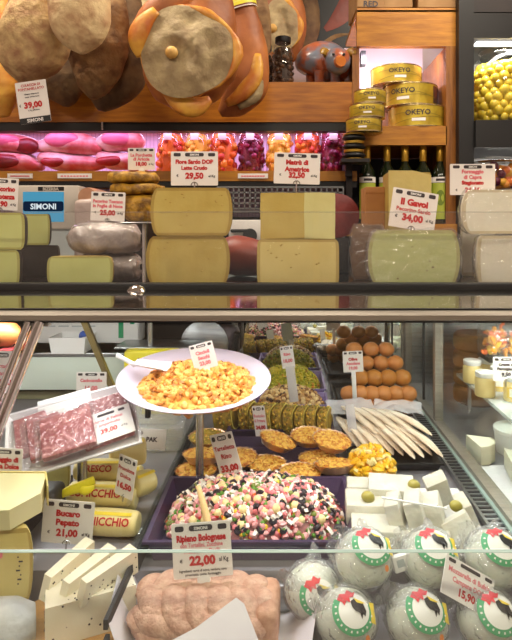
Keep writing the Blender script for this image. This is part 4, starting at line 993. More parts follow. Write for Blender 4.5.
def dome(x, y, cx_, cy_, rx, ry, h, p=2.6):
    q = abs((x-cx_)/rx)**p+abs((y-cy_)/ry)**p
    return h*max(0, 1-q)**.62
def scatter(cx_, cy_, rx, ry, h, n, rr, p=2.6):
    for k in range(n):
        while True:
            x, y = rr.uniform(-1, 1), rr.uniform(-1, 1)
            if abs(x)**p+abs(y)**p < .99: break
        X, Y = cx_+x*rx, cy_+y*ry
        yield X, Y, dome(X, Y, cx_, cy_, rx, ry, h, p)
def heap(name, label, cat, cx_, cy_, rx, ry, z0, h, n, bits, mbase, seed, p=2.6, slope=0):
    """a heap of small bits: bits = [(weight, fn(mb, matrix, rr))]"""
    rr = random.Random(seed); mb = MB().mat(mbase)
    def f(u, v):
        a = 2*PI*u; r = v; c_, s_ = math.cos(a), math.sin(a)
        k = r/((abs(c_)**p+abs(s_)**p)**(1/p))
        X, Y = rx*k*c_*.985, ry*k*s_*.985
        return (X, Y, dome(X, Y, 0, 0, rx, ry, h, p)*.94+slope*Y)
    mb.surf(f, 30, 10, True, False)
    bag = [b for b in bits for _ in range(b[0])]
    for X, Y, Z in scatter(0, 0, rx, ry, h, n, rr, p):
        M = T(X, Y, Z+slope*Y+rr.uniform(-.001, .003)) @ Rm(rr.uniform(-1.2, 1.2), rr.uniform(-1.2, 1.2), rr.uniform(0, 6.3))
        rr.choice(bag)[1](mb, M, rr)
    o = mb.build(name, loc=(cx_, cy_, z0), sharp=45); return tag(o, label, cat, None, 'stuff')
def b_cube(m, a, b=None):
    def f(mb, M, rr): s_ = rr.uniform(a, b or a*1.5); mb.mat(m).rbox((0, 0, 0), (s_, s_*.85, s_*.75), s_*.22, M, 1)
    return f
def q_(x): return round(x, 4)
def b_chunk(m, a, b):
    def f(mb, M, rr):
        s_ = q_(rr.uniform(a, b)); mb.mat(m)
        vs, fs = rbox_mesh((1, .8, .7), .25, 1); mb.add([(x*s_*rr.uniform(.8, 1.2), y*s_*rr.uniform(.8, 1.2), z*s_) for x, y, z in vs], fs, M)
    return f
def b_ball(m, a, b, sq=1):
    def f(mb, M, rr): s_ = rr.uniform(a, b); mb.mat(m).ball((0, 0, 0), (s_, s_, s_*sq), 8, M=None) if False else mb.mat(m).ball(M.to_translation(), (s_, s_, s_*sq), 8, M=M.to_3x3().to_4x4())
    return f
def b_strip(m, l, w_, t_):
    def f(mb, M, rr):
        L_ = l*rr.uniform(.7, 1.3); mb.mat(m).surf(lambda u, v: ((u-.5)*L_, (v-.5)*w_, t_*4*math.sin(u*PI)*rr.choice((1, 1))), 4, 2, M=M)
        mb.surf(lambda u, v: ((u-.5)*L_, (.5-v)*w_, t_*4*math.sin(u*PI)-t_), 4, 2, M=M)
    return f
def b_ring(m, r, t_):
    def f(mb, M, rr): mb.mat(m).surf(lambda u, v: ((r+t_*math.cos(2*PI*v))*math.cos(2*PI*u), (r+t_*math.cos(2*PI*v))*math.sin(2*PI*u), t_*1.4*math.sin(2*PI*v)), 10, 5, True, True, M=M)
    return f
def b_macaroni(m, r, t_):
    def f(mb, M, rr): mb.mat(m).surf(lambda u, v: ((r+t_*math.cos(2*PI*v))*math.cos(3.4*u), (r+t_*math.cos(2*PI*v))*math.sin(3.4*u), t_*math.sin(2*PI*v)), 7, 6, False, True, M=M)
    return f
fm = lambda n, r, g, b, ro=.35: mat(n, rgb(r, g, b), None, ro)
s_pink = fm('surimi_pink', 240, 168, 168); s_rose = fm('ham_cube_rose', 214, 118, 122); s_white = fm('crab_white', 248, 236, 226); s_pea = fm('pea_green', 92, 142, 40)
s_olive = fm('black_olive', 46, 36, 44); s_corn = fm('corn_yellow', 242, 198, 50); s_carrot = fm('carrot_orange', 236, 112, 48); s_red = fm('pepper_red', 204, 44, 40); s_chick = fm('chickpea_cream', 240, 214, 156); s_grn = fm('olive_green', 128, 136, 52)

s_base = fm('salad_base', 176, 112, 112)
# salad in the front plum tray
tray('serving_tray', 'dark plum tray holding the pink mixed salad at the front', -.243, .128, .950, 1.185, m_plum, .040, lift=-.0, lip=.016)
zs = deck_z(.95)+.006
heap('mixed_salad', 'heap of pink and white mixed salad with peas and black olives on the plum tray', 'salad', -.056, 1.070, .168, .094, zs, .082, 2200,
     [(7, b_chunk(s_pink, .009, .016)), (7, b_chunk(s_rose, .008, .014)), (6, b_strip(s_white, .022, .006, .001)), (3, b_chunk(s_white, .007, .013)), (5, b_ball(s_pea, .0040, .0052)), (3, b_ring(s_olive, .0056, .0032)), (1, b_ball(s_corn, .0045, .0055, .7)), (1, b_chunk(s_carrot, .006, .010)), (1, b_chunk(s_red, .007, .011)), (2, b_ball(s_chick, .006, .010)), (2, b_ball(s_grn, .0055, .007))], s_base, 3, 2.8)
sp_ = thing('baguette_stick', 'pale bread stick poking out of the pink salad above the 22,00 card', 'bread stick', Wp(208, 527, .985))
MB().mat(fm('bread_stick', 236, 200, 140, .6)).tube([(0, 0, 0), (-.010, .012, .030), (-.022, .025, .062)], [.007, .0065, .004], 10, 3, wob=.002).build('stick', sp_, sharp=0)

# trays behind
RT = .128
tray('serving_tray', 'dark plum tray under the golden tartlets', -.20, RT, 1.205, 1.430, m_plum, .024)
tray('serving_tray', 'plum tray under the green-crusted slices', -.15, RT, 1.445, 1.60, m_plum, .034)
tray('serving_tray', 'plum tray holding the brown mushroom mix', -.10, RT, 1.612, 1.725, m_plumlight, .040)
tray('serving_tray', 'lilac tray holding the yellow-green vegetable rice', -.10, RT, 1.735, 1.935, m_plumlight, .046)
g1_ = fm('rice_green', 188, 184, 44); g2_ = fm('rice_yellow', 222, 198, 60); g3_ = fm('rice_olive', 140, 140, 40); g4_ = fm('rice_orange', 226, 140, 50)
heap('vegetable_rice', 'mound of yellow-green vegetable rice in the lilac tray before the mirror', 'rice salad', .012, 1.835, .105, .088, deck_z(1.83)+.008, .082, 900, [(4, b_chunk(g1_, .007, .012)), (4, b_chunk(g2_, .007, .012)), (2, b_chunk(g3_, .006, .011)), (1, b_chunk(g4_, .006, .010))], g1_, 5, 2.4)
n1 = fm('mushroom_tan', 206, 160, 96); n2 = fm('mushroom_brown', 150, 100, 54); n3 = fm('nut_dark', 88, 56, 38); n4 = fm('mushroom_cream', 232, 200, 140)
heap('mushroom_mix', 'heap of brown and cream mushroom pieces behind the green-crusted slices', 'mushroom salad', .018, 1.668, .10, .055, deck_z(1.66)+.008, .068, 520, [(4, b_chunk(n1, .009, .015)), (3, b_chunk(n2, .008, .014)), (1, b_ball(n3, .005, .008)), (2, b_ball(n4, .006, .009))], n1, 6, 2.4)

# tartlets
m_foil = mat('foil_cup', rgb(196, 150, 120), rgb(214, 176, 140), .3, 30, metal=.45)
m_tart = mat('tartlet_gratin', rgb(210, 124, 30), rgb(246, 194, 84), .45, 80, 4, .7, 110, lo=.38, hi=.56)
m_tartg = mat('tartlet_green_gratin', rgb(186, 150, 40), rgb(150, 134, 44), .5, 60, 4, .7, 110)
def make_tart(m):
    r = .047
    a = MB().mat(m_foil).surf(lambda u, v: ((.70*r+.30*r*v+.0018*math.cos(36*PI*u)*v)*math.cos(2*PI*u), (.70*r+.30*r*v+.0018*math.cos(36*PI*u)*v)*math.sin(2*PI*u), .001+.019*v), 72, 4, True, False)
    a.lathe([(.001, .0012), (.70*r, .0012)], 24, cap=False)
    b = MB().mat(m)
    def top(u, v):
        p = Vector((r*.965*v*math.cos(2*PI*u), r*.965*v*math.sin(2*PI*u), 0))
        p.z = .017+.009*(1-v**3)+noise.noise(p*90)*.0035*(1-v**6); return p
    b.surf(top, 30, 9, True, False)
    rr = random.Random(2); cs = (m, mat('gratin_light', rgb(250, 208, 104), None, .4), mat('gratin_dark', rgb(214, 126, 38), None, .4))
    for k in range(90):
        a_, q = rr.uniform(0, 2*PI), math.sqrt(rr.random())*.92; p = top(a_/(2*PI), q); s_ = rr.uniform(.003, .0062); b.mat(rr.choice(cs))
        vs, fs = rbox_mesh((1, .7, .5), .2, 1); b.add([(x*s_, y*s_, z*s_) for x, y, z in vs], fs, T(p.x, p.y, p.z) @ Rm(rr.uniform(-.5, .5), rr.uniform(-.5, .5), a_))
    return a, b
TZ = lambda Y: deck_z(Y)+.006
tarts = []
spec = [(300, 475, 1.235, 0, .05, 0, 'tartlet in a foil cup at the tray front, behind the pink salad'), (335, 474, 1.245, .012, -.12, .14, 'tartlet in a foil cup nearest the feta blocks, front row'),
        (266, 462, 1.285, 0, 0, 0, 'tartlet in a foil cup in the second row, beside the tilted price card'), (318, 461, 1.31, .0, .0, 0, 'tartlet in a foil cup under the two stacked ones near the feta'),
        (238, 457, 1.30, .002, .1, -.1, 'tartlet in a foil cup just behind the tilted 33,00 card'),
        (276, 445, 1.345, .026, .30, .06, 'tartlet in a foil cup tilted on top, in front of the green slices'), (309, 441, 1.38, .022, .1, 0, 'tartlet in a foil cup resting high at the back, middle of the tray'),
        (331, 450, 1.325, .034, .16, .10, 'tartlet in a foil cup stacked on another near the lilac tray edge'),
        (196, 474, 1.25, 0, 0, 0, 'lowest tartlet of the group under the crumb plate'), (203, 457, 1.27, .024, .08, .05, 'middle tartlet of the group under the crumb plate'), (208, 446, 1.34, .034, .05, .0, 'topmost green-crusted tartlet of the group under the crumb plate')]
pa, pb = make_tart(m_tart); pg = make_tart(m_tartg)[1]
ma_, mb_, mg_ = pa.mesh('cup'), pb.mesh('filling', 0), pg.mesh('filling', 0)
for (px, py, Y, dz, rx, ry, lab) in spec:
    X = (px-PX)*Y/F
    t = thing('tartlet', lab, 'tartlet', (X, Y, TZ(Y)+dz+(.004 if rx or ry else 0)), (rx, ry, R.uniform(0, 3)), 'golden tartlets')
    for nm, me in (('foil_cup', ma_), ('filling', mg_ if 'green-crusted' in lab else mb_)):
        o = bpy.data.objects.new(nm, me); C.objects.link(o); o.parent = t

# green-crusted slices, leaning
m_crust = mat('green_crust', rgb(116, 98, 24), rgb(190, 148, 44), .6, 60, 4, .7, 90, lo=.35, hi=.6)
m_slice = mat('slice_inside', rgb(186, 150, 44), rgb(120, 92, 26), .5, 40, 3, .3, 60)
m_sedge = fm('slice_pale_edge', 244, 224, 110)
n_s = 9
m_cr1, m_cr2, m_cr3 = fm('crumb_olive', 150, 138, 36), fm('crumb_ochre', 220, 178, 56), fm('crumb_brown', 132, 92, 28)
def slice_parts(t, w_, h_, th):
    pts = []
    for k in range(20):
        a = 2*PI*k/20; pts.append((w_/2*math.copysign(abs(math.cos(a))**.6, math.cos(a)), h_/2+h_/2*math.copysign(abs(math.sin(a))**.7, math.sin(a))))
    MB().mat(m_crust).prism([(x*.98, z) for x, z in pts], -th/2, th/2, M=Rm(PI/2, 0, 0)).build('crust', t, sharp=0)
    rr = random.Random(int(w_*1e4)+n_s); mb = MB()
    for k in range(70):
        a = rr.uniform(-.3, PI+.3); q = (w_/2*.98*math.copysign(abs(math.cos(a))**.6, math.cos(a)), rr.uniform(-th/2, th/2), h_/2+h_/2*math.copysign(abs(math.sin(a))**.7, math.sin(a)))
        s_ = rr.uniform(.004, .009); mb.mat(rr.choice((m_cr1, m_cr2, m_cr3))); vs, fs = rbox_mesh((1, .8, .5), .2, 1); mb.add([(x*s_, y*s_, z*s_) for x, y, z in vs], fs, T(*q) @ Rm(rr.uniform(0, 3), rr.uniform(0, 3), 0))
    o = mb.build('herb_crumbs', t); o['kind'] = 'stuff'
    MB().mat(m_sedge).surf(lambda u, v: (pts[int(u*20) % 20][0]*(1.0-.10*v), -th/2-.0015, h_/2+(pts[int(u*20) % 20][1]-h_/2)*(1.0-.10*v)), 20, 2, True).build('pale_edge', t)
    MB().mat(m_slice).prism([(x*.90, h_/2+(z-h_/2)*.90) for x, z in pts], th/2, th/2+.001, M=Rm(PI/2, 0, 0)).build('inside', t)
for k in range(n_s):
    x = -.125+k*.0295 if k else -.150
    t = thing('stuffed_slice', ['green-crusted slice at the end of the row, under the crumb plate', 'green-crusted slice second from the crumb plate', 'green-crusted slice just beside the white tag strip', 'green-crusted slice leaning fourth in the row', 'green-crusted slice in the middle of the row', 'green-crusted slice sixth from the crumb plate', 'green-crusted slice third from the lilac tray edge', 'green-crusted slice second from the lilac tray edge', 'green-crusted slice at the end of the row beside the lilac tray edge'][k], 'slice', (x, 1.525-.006*k+.006*math.sin(k*2), deck_z(1.515)+.012), (-.16, -.0, 1.36), 'green-crusted slices')
    slice_parts(t, .105, .064 if k else .070, .024 if k else .05)

# crumb plate on its stand
YP1 = 1.14; pc = Wp(195, 380, YP1)
zdp = deck_z(YP1)
ps = thing('plate_stand', 'slim steel pole stand carrying the round crumb plate', 'stand', (pc.x+.002, YP1+.05, zdp+.001))
hp = pc.z-.030-zdp
MB().mat(m_silver).cyl((0, 0, .004), (0, 0, hp), .0085, 14).build('pole', ps)
MB().mat(m_silver).lathe([(.045, 0), (.045, .005), (.012, .010)], 24).build('foot', ps)
MB().mat(m_silver).lathe([(.012, hp-.006), (.05, hp)], 20).build('head', ps)
pt = Rm(.10, .0, 0)
pl_ = thing('round_plate', 'wide round white plate of golden crumbs raised on a steel pole', 'plate', (pc.x, YP1, pc.z-.006), (.165, .035, 0))
r0 = S(152, YP1)/2
MB().mat(mat('lilac_white_dish', rgb(212, 198, 212), None, .3)).lathe([(.001, -.012), (r0*.60, -.012), (r0*.86, .002), (r0*.985, .012), (r0, .0145), (r0*.985, .0155), (r0*.84, .007), (r0*.6, -.006), (.001, -.006)], 56, cap=False).build('dish', pl_, sharp=0)
y1_ = fm('crumb_gold', 228, 164, 72); y2_ = fm('crumb_amber', 208, 130, 50); y3_ = fm('crumb_pale', 236, 186, 100)
hc = heap('crumble_chunks', 'heap of golden nut-sized cheese crumble on the raised round plate', 'crumble', pc.x+.010, YP1-.012, r0*.76, r0*.72, pc.z-.0155, .034, 760, [(4, b_chunk(y1_, .009, .016)), (3, b_chunk(y3_, .008, .014)), (2, b_macaroni(y2_, .005, .0035))], y1_, 8, 2.2)
hc.rotation_euler = (.165, .035, 0)
sc_ = thing('serving_scoop', 'white plastic scoop lying in the golden crumble on the plate', 'scoop', Wp(150, 372, YP1+.0), (.1, .12, -.25))
MB().mat(m_white).surf(lambda u, v: ((u-.5)*.075, (v-.5)*.034*(.8+.4*u), .006+.010*(2*v-1)**2+.004*u), 10, 9).build('blade', sc_, sharp=0)
MB().mat(m_white).tube([(-.035, 0, .008), (-.06, .004, .014), (-.082, .008, .018)], [.006, .005, .006], 10, 3, flat=(1, .5)).build('handle', sc_, sharp=0)

# ================================================================ FETA, FILLETS, BUNS ON THE GLASS SIDE
tray('serving_tray', 'shallow white tray under the feta blocks', .140, .365, .955, 1.185, m_tray, .014)
m_fz = deck_z(.96)+.0055
fi = 0
def block(label, px, py, Y, a, b, c, rx=0, ry=0, rz=0, dz=None, seed=0):
    """py = picture row of the block's centre"""
    p = Wp(px, py, Y); mb = MB().mat(m_feta).rbox((0, 0, 0), (a, b, c), .003, None, 2, .0012)
    mb.v = [tuple(Vector(v)+Vector((0, 0, c/2))) for v in mb.v]
    E = Euler((rx, ry, rz)); off = E.to_matrix() @ Vector((0, 0, c/2))
    o = mb.build('feta_block', loc=p-off, rot=E); return tag(o, label, 'feta', 'feta blocks')
block('large low feta block at the front of the tray beside the salad', 375, 536, 1.00, .085, .075, .055, rz=-.08)
block('low feta block under the upright slabs at the front middle', 405, 540, .995, .058, .07, .052, rz=-.05)
block('feta block carrying a green olive near the salad', 368, 507, 1.06, .085, .07, .038, rz=-.06)
block('broad flat feta block on top, near the yellow pasta', 391, 488, 1.09, .088, .062, .026, rx=.1, rz=-.15)
block('leaning feta slab first in the front row of upright slabs', 396, 513, 1.01, .026, .06, .055, ry=-.32, rz=-.25)
block('leaning feta slab second in the front row of upright slabs', 416, 513, 1.00, .030, .062, .060, ry=-.30, rz=-.25)
block('leaning feta slab third in the front row, under the thin white strip', 434, 514, 1.02, .032, .062, .058, ry=-.28, rz=-.25)
block('tall feta slab leaning back behind the upright slabs', 438, 490, 1.10, .042, .026, .082, rx=.55, ry=-.40)
block('big tilted feta block nearest the vent grille at the front', 464, 537, .985, .050, .030, .072, rx=-.25, ry=-.55, rz=-.1)
block('low feta block leaning below the big tilted one', 443, 544, .985, .032, .06, .048, ry=-.2, rz=-.2)
block('narrow feta slab standing by the vent grille', 467, 514, 1.06, .024, .04, .072, rx=.3, ry=-.45)
block('feta block lying behind the broad flat one beside the yellow pasta', 360, 490, 1.13, .055, .05, .034, rz=-.1)
block('low feta slab lying flat under the third upright slab', 426, 546, 1.03, .03, .06, .05, rz=-.1)
st_ = tag(MB().mat(m_white).rbox((0, 0, 0), (.115, .004, .003), .001).build('plastic_strip', loc=Wp(414, 503, .965), rot=(0, .17, 0)), 'thin white plastic strip lying across the upright feta slabs', 'strip')
m_go = mat('green_olive', rgb(176, 164, 80), rgb(150, 138, 60), .3, 18)
def olive(label, px, py, Y, s_=.013):
    o = MB().mat(m_go).ball((0, 0, 0), (s_, s_*.8, s_*.78), 16).build('green_olive', loc=Wp(px, py, Y), rot=(0, .35, .3), sharp=0); tag(o, label, 'olive', 'green olives among the feta')
olive('green olive on the low feta block beside the salad', 368, 497, 1.045, .0135)
olive('green olive between the flat feta block and the tall slab', 414, 485, 1.075)
olive('green olive wedged beside the narrow slab near the vent grille', 456, 506, 1.03, .013)
olive('green olive at the tray front under the big tilted feta block', 471, 556, .955, .010)

# yellow pasta salad bowl
YB2 = 1.26; bw = thing('salad_bowl', 'clear shallow bowl of yellow pepper salad beside the tartlets', 'bowl', ((370-PX)*YB2/F, YB2, deck_z(YB2)+.001))
MB().mat(m_jarglass).lathe([(.04, 0), (.052, .012), (.058, .034), (.060, .035)], 30, cap=False).lathe([(.001, .001), (.04, .001)], 30, cap=False).build('bowl', bw, sharp=0)
yp1, yp2, yp3 = fm('pepper_yellow', 250, 196, 40, .3), fm('pepper_amber', 244, 160, 30, .3), fm('pasta_cream', 246, 226, 150, .4)
heap('pepper_salad', 'heap of bright yellow pepper and pasta salad in the clear bowl', 'salad', (370-PX)*YB2/F, YB2, .052, .052, deck_z(YB2)+.012, .050, 190, [(4, b_macaroni(yp1, .009, .0055)), (2, b_chunk(yp2, .010, .016)), (2, b_macaroni(yp3, .008, .005)), (2, b_chunk(yp1, .010, .018))], yp1, 12, 2.1)

# white fillets
tray('serving_tray', 'dark tray under the overlapping white fillets', .150, .366, 1.285, 1.515, m_black, .020)
m_fil = mat('white_fillet', rgb(244, 230, 208), rgb(226, 196, 160), .45, 22, 3, .1, 60, lo=.45, hi=.75)
def fillet_mesh():
    def f(u, v):
        a = 2*PI*v; k = (math.sin(PI*min(1, u*.94+.06)))**.55*(1-.35*u)
        return Vector(((u-.5)*.168, .036*k*math.cos(a), .0080*k*math.sin(a)+.008*math.sin(u*PI)))
    return MB().mat(m_fil).surf(f, 16, 14, False, True).mesh('fillet', 0)
fme = fillet_mesh()
fl = ['first', 'second', 'third', 'fourth', 'fifth', 'sixth', 'seventh', 'eighth', 'ninth']
for k in range(9):
    o = bpy.data.objects.new('white_fillet', fme); C.objects.link(o)
    x = .335-.0205*k; y = 1.395+.012*math.sin(k*1.7)+.004*k
    o.location = (x, y, deck_z(1.39)+.032-.0006*k); o.rotation_euler = (-.42, .20, PI/2+.50-.03*k+PI)
    tag(o, 'pale elongated white fillet, %s from the vent grille in the front overlapping row' % fl[k], 'fillet', 'white fillets')
for k in range(5):
    o = bpy.data.objects.new('white_fillet', fme); C.objects.link(o)
    o.location = (.318-.03*k, 1.455+.004*k, deck_z(1.45)+.052); o.rotation_euler = (-.35, .12, PI/2+.60-.05*k+PI)
    tag(o, 'pale white fillet in the back row under the film sheets, %s from the vent grille' % fl[k], 'fillet', 'white fillets')
# crumpled film sheets
def film(label, px, py, Y, w_, d_, seed, m, rz=0, amp=.012):
    def f(u, v):
        p = Vector(((u-.5)*w_, (v-.5)*d_, 0)); q = noise.noise_vector(p*22+Vector((seed*5, 0, 0)))
        return p+Vector((q.x*.006, q.y*.006, abs(q.z)*amp*1.6+.006*math.sin(u*PI)))
    o = MB().mat(m).surf(f, 20, 14).build('film_sheet', loc=Wp(px, py, Y), rot=(.18, 0, rz), sharp=25); tag(o, label, 'film', 'crumpled film sheets')
m_filmw = clear('white_film', (.97, .97, .98, 1), .08, .15, .45, (.93, .92, .94, 1), .8, 45)
film('crumpled white film sheet lying between the fillets and the plum trays', 352, 409, 1.545, .13, .085, 1, m_filmw, .1)
film('crumpled white film sheet lying between the fillets and the golden rolls', 398, 409, 1.55, .13, .075, 2, m_filmw, -.1)

# golden rolls
tray('serving_tray', 'dark tray under the pyramid of golden rolls', .152, .366, 1.60, 1.90, m_black, .016)
bun = MB().mat(m_bun).ball((0, 0, 0), (1, 1, .86), 18, .05, 2, fr=2).mesh('roll', 0)
bun2 = MB().mat(m_bun2).ball((0, 0, 0), (1, 1, .9), 18, .05, 4, fr=2).mesh('roll', 0)
rows = [(1.640, 0, [352, 366, 380, 394, 407], 'bottom'), (1.655, 1, [349, 360, 372, 384, 396, 408], 'second'), (1.705, 2, [360, 374, 388, 402], 'third'), (1.755, 3, [366, 381, 395], 'fourth'), (1.80, 4, [354, 371, 386], 'top')]
rb = .0268
on = ['first', 'second', 'third', 'fourth', 'fifth', 'sixth']
for (Y, lv, xs, nm) in rows:
    for i, px in enumerate(xs):
        o = bpy.data.objects.new('golden_roll', bun2 if lv in (2, 0) else bun); C.objects.link(o)
        s_ = rb*(1.0 if lv else .96)*(1.06 if lv in (2,) else 1.0)
        o.scale = (s_, s_, s_)
        o.location = ((px-PX)*Y/F, Y, deck_z(Y)+.006+rb*.86+lv*.0315*1.0); o.rotation_euler = (R.uniform(-.3, .3), R.uniform(-.3, .3), R.uniform(0, 6))
        tag(o, 'round golden roll in the %s row of the pyramid, %s from the plum trays' % (nm, on[i]), 'roll', 'golden rolls')
# hidden back support of the pyramid: further rolls under the upper rows
# ================================================================ LOAF AND MOZZARELLA
ZW = deck_z(.8)
YL = .858
lf = thing('braided_loaf', 'raw pink braided stuffed loaf on white paper under the 22,00 price card', 'loaf', ((205-PX)*YL/F, YL, ZW+.004), (0, 0, -.05))
lw, lh, ld = S(140, YL), .098, .050
def loaf(u, v, flat=True):
    x = (u-.5)*lw; a = PI*2*v
    e = max(0, 1-abs(2*u-1)**5)**.36
    cy, cz_ = math.cos(a), math.sin(a)
    y = ld*math.copysign(abs(cy)**.75, cy)*(.35+.65*e)*(1-.18*max(0, u-.8)*5); z = lh*.5+lh*.5*math.copysign(abs(cz_)**.75, cz_)*(.5+.5*e)
    s_ = (a-PI) if a > PI else a
    w0 = abs(cz_)
    ph = u*7.5+1.7*abs(cy+.42)+(.35 if cy < -.42 else 0)
    br = abs(math.sin(PI*ph))**.5
    n_ = Vector((0, cy, cz_)); k = .0095*(br-.6)*(1 if u < .90 else .2)
    line = .005*math.exp(-((cy+.42)/.10)**2)
    p = Vector((x, y, z))+n_*(k-line)
    p.z = max(p.z, 0); return p
def loafbody(u, v):
    x = (u-.5)*lw*.94; a = PI*2*v; e = max(0, 1-abs(2*u-1)**5)**.4
    cy, cz_ = math.cos(a), math.sin(a)
    return Vector((x, ld*.96*math.copysign(abs(cy)**.7, cy)*(.4+.6*e), .036+.036*math.copysign(abs(cz_)**.7, cz_)*(.5+.5*e)))
mb = MB().mat(m_loaf).surf(loafbody, 40, 30, False, True).add([loafbody(1, k/30) for k in range(30)], [tuple(range(30))]).add([loafbody(0, k/30) for k in range(30)], [tuple(reversed(range(30)))])
NB = 2.0
for sgn in (0, 1, 2):
    pts = []; rad = []
    for k in range(34):
        t_ = k/33; ph = 2*PI*(NB*t_+sgn/3)
        e = max(0, 1-abs(2*t_-1)**6)**.5
        pts.append(((t_-.5)*lw*.95, .042*math.sin(ph)*(.35+.65*e), .066+.010*math.sin(2*ph)*e-.010*(1-e)-.014*math.sin(ph)**2)); rad.append(.0180*(.45+.55*e))
    mb.tube(pts, rad, 16, 3, flat=(1.25, .85), up=(0, 0, 1), wob=.0012, seed=sgn)
for zz_, yy_, ph0 in ((.030, -.046, 0), (.052, -.047, 1.5), (.030, .046, 0)):
    mb.tube([((k/8-.5)*lw*.92, yy_*(1 if 0 < k < 8 else .6), zz_+.006*math.sin(k*1.1+ph0)) for k in range(9)], [.008]+[.0155]*7+[.008], 14, 3, up=(0, 0, 1), wob=.001, seed=9)
mb.build('dough', lf, sharp=0)
MB().mat(mat('cut_dough', rgb(206, 160, 130), rgb(186, 134, 106), .6, 80, 4, .3, 140)).rbox((lw*.452, -.002, .040), (.034, .092, .070), .014, None, 3).build('cut_end', lf)
# paper under it
pap = thing('paper_sheet', 'white paper sheet curling up around the braided loaf', 'paper', ((212-PX)*.86/F, .86, ZW+.0012))
def pf(u, v):
    x = -.155+.31*u
    zz_ = .088*max(0, (.17-u)/.17)**1.3 + .058*max(0, (u-.83)/.17)**1.4
    xx = x + .016*max(0, (.17-u)/.17)
    return Vector((xx+.05*(u-.5)*(v-.2), -.085+.165*v, zz_+.002*noise.noise(Vector((u*6, v*5, 0)))+.002))
MB().mat(m_paper).surf(pf, 40, 12).build('sheet', pap, sharp=0)
fl_ = MB().mat(m_paper)
A, B_, Cc, D_ = Wp(150, 652, .770), Wp(262, 650, .770), Wp(244, 604, .80), Wp(236, 598, .805)
A2 = Wp(196, 628, .785)
o0 = pap.location
fl_.add([A-o0, B_-o0, Cc-o0, D_-o0, A2-o0], [(0, 1, 2, 3, 4)]); fl_.add([A-o0+Vector((0, .001, 0)), B_-o0+Vector((0, .001, 0)), Cc-o0+Vector((0, .001, 0)), D_-o0+Vector((0, .001, 0)), A2-o0+Vector((0, .001, 0))], [(4, 3, 2, 1, 0)])
fl_.build('folded_flap', pap)
# steel pan step behind the loaf
sp2 = thing('steel_pan', 'empty steel pan edge behind the braided loaf, under the salad tray', 'pan', ((225-PX)*.93/F+.01, .922, ZW+.001))
MB().mat(m_steel).rbox((0, 0, .024), (.30, .016, .045), .004).build('pan_side', sp2)
# mozzarella bags
m_lgreen = fm('label_green', 84, 168, 116, .4); m_lwhite = fm('label_white', 238, 236, 228, .4); m_lred = fm('label_red', 214, 56, 62, .4); m_lyel = fm('label_yellow', 236, 206, 66, .4); m_lblk = fm('label_black', 40, 36, 36, .4); m_lor = fm('label_orange', 236, 140, 60, .4)
RB = .047
def bag_parts():
    """cheese ball, milky bag, printed round label facing -Y up"""
    ballm = MB().mat(m_mozz).ball((0, 0, RB), (RB*.93, RB*.93, RB*.86), 30, .003, 1, fr=30).mesh('cheese_ball', 0)
    rx, rz_ = RB*1.02, RB*.95
    fm_ = MB().mat(m_bag).ball((0, 0, RB), (rx, rx, rz_), 30, .0035, 5, fr=60)
    fm_.tube([(0, .0, RB*1.9), (.004, .004, RB*2.05), (.014, .006, RB*2.16)], [.010, .005, .014], 10, 4, wob=.004)
    def collar(u, v):
        a = 2*PI*u; r_ = rx*(.93+.22*v)+noise.noise(Vector((math.cos(a)*5, math.sin(a)*5, v*2)))*.010*v
        p = Vector((r_*math.cos(a), r_*math.sin(a)*.95, RB*1.12+.020*v*math.sin(a*2+.7)+.012*v))
        return p+noise.noise_vector(p*70)*.004*v
    fm_.surf(collar, 90, 6, True, False)
    filmm = fm_.mesh('bag_film', 25)
    def on_(u, v, e):   # u right, v up on the label, in label radii
        rr_ = RB*.80
        x, y = u*rr_, v*rr_; r_ = rx+.0032+e
        d = math.sqrt(max(r_*r_-x*x-y*y, 1e-6)); p = Vector((x, -d, y*.95)); return (p.x, p.y, p.z+RB)
    mb = MB()
    def ring(r0, r1, m, e, a0=0, a1=2*PI, n=32): mb.mat(m).surf(lambda u, v: on_((r0+(r1-r0)*v)*math.cos(a0+(a1-a0)*u), (r0+(r1-r0)*v)*math.sin(a0+(a1-a0)*u), e), n, 3)
    ring(0.0001, .60, m_lwhite, .0000); ring(.60, .82, m_lgreen, .0000, PI*.82, PI*2.12)
    for k in range(11): ring(.67, .74, m_lwhite, .0006, PI*.92+k*.31, PI*.92+k*.31+.09, 3)
    def poly(pts, m, e):
        c_ = (sum(p[0] for p in pts)/len(pts), sum(p[1] for p in pts)/len(pts)); n = len(pts)
        def f(u, v):
            a = pts[round(u*n) % n]; return on_(c_[0]+(a[0]-c_[0])*v, c_[1]+(a[1]-c_[1])*v, e)
        mb.mat(m).surf(f, n, 4, True, False)
    poly([(-.62, .38), (-.50, .60), (-.30, .58), (-.20, .74), (-.02, .62), (.10, .66), (.0, .46), (-.16, .44), (-.14, .26), (-.28, .32), (-.38, .16), (-.46, .30)], m_lred, .0008)
    poly([(-.14, .30), (.02, .40), (.20, .34), (.36, .22), (.46, -.02), (.40, -.22), (.33, -.08), (.26, -.30), (.20, -.10), (.02, -.04), (-.10, .10)], m_lblk, .0010)
    poly([(-.02, .44), (.30, .30), (.46, .24), (.30, .22), (.10, .26)], m_lyel, .0014)
    poly([(.64, .30), (.86, .30), (.88, -.42), (.66, -.38)], m_lyel, .0008)
    poly([(.50+.10*math.cos(k*.7), -.86+.10*math.sin(k*.7)) for k in range(9)], m_lor, .0008)
    return ballm, filmm, mb.mesh('printed_label', 0)
bm_, bf_, bl_ = bag_parts()
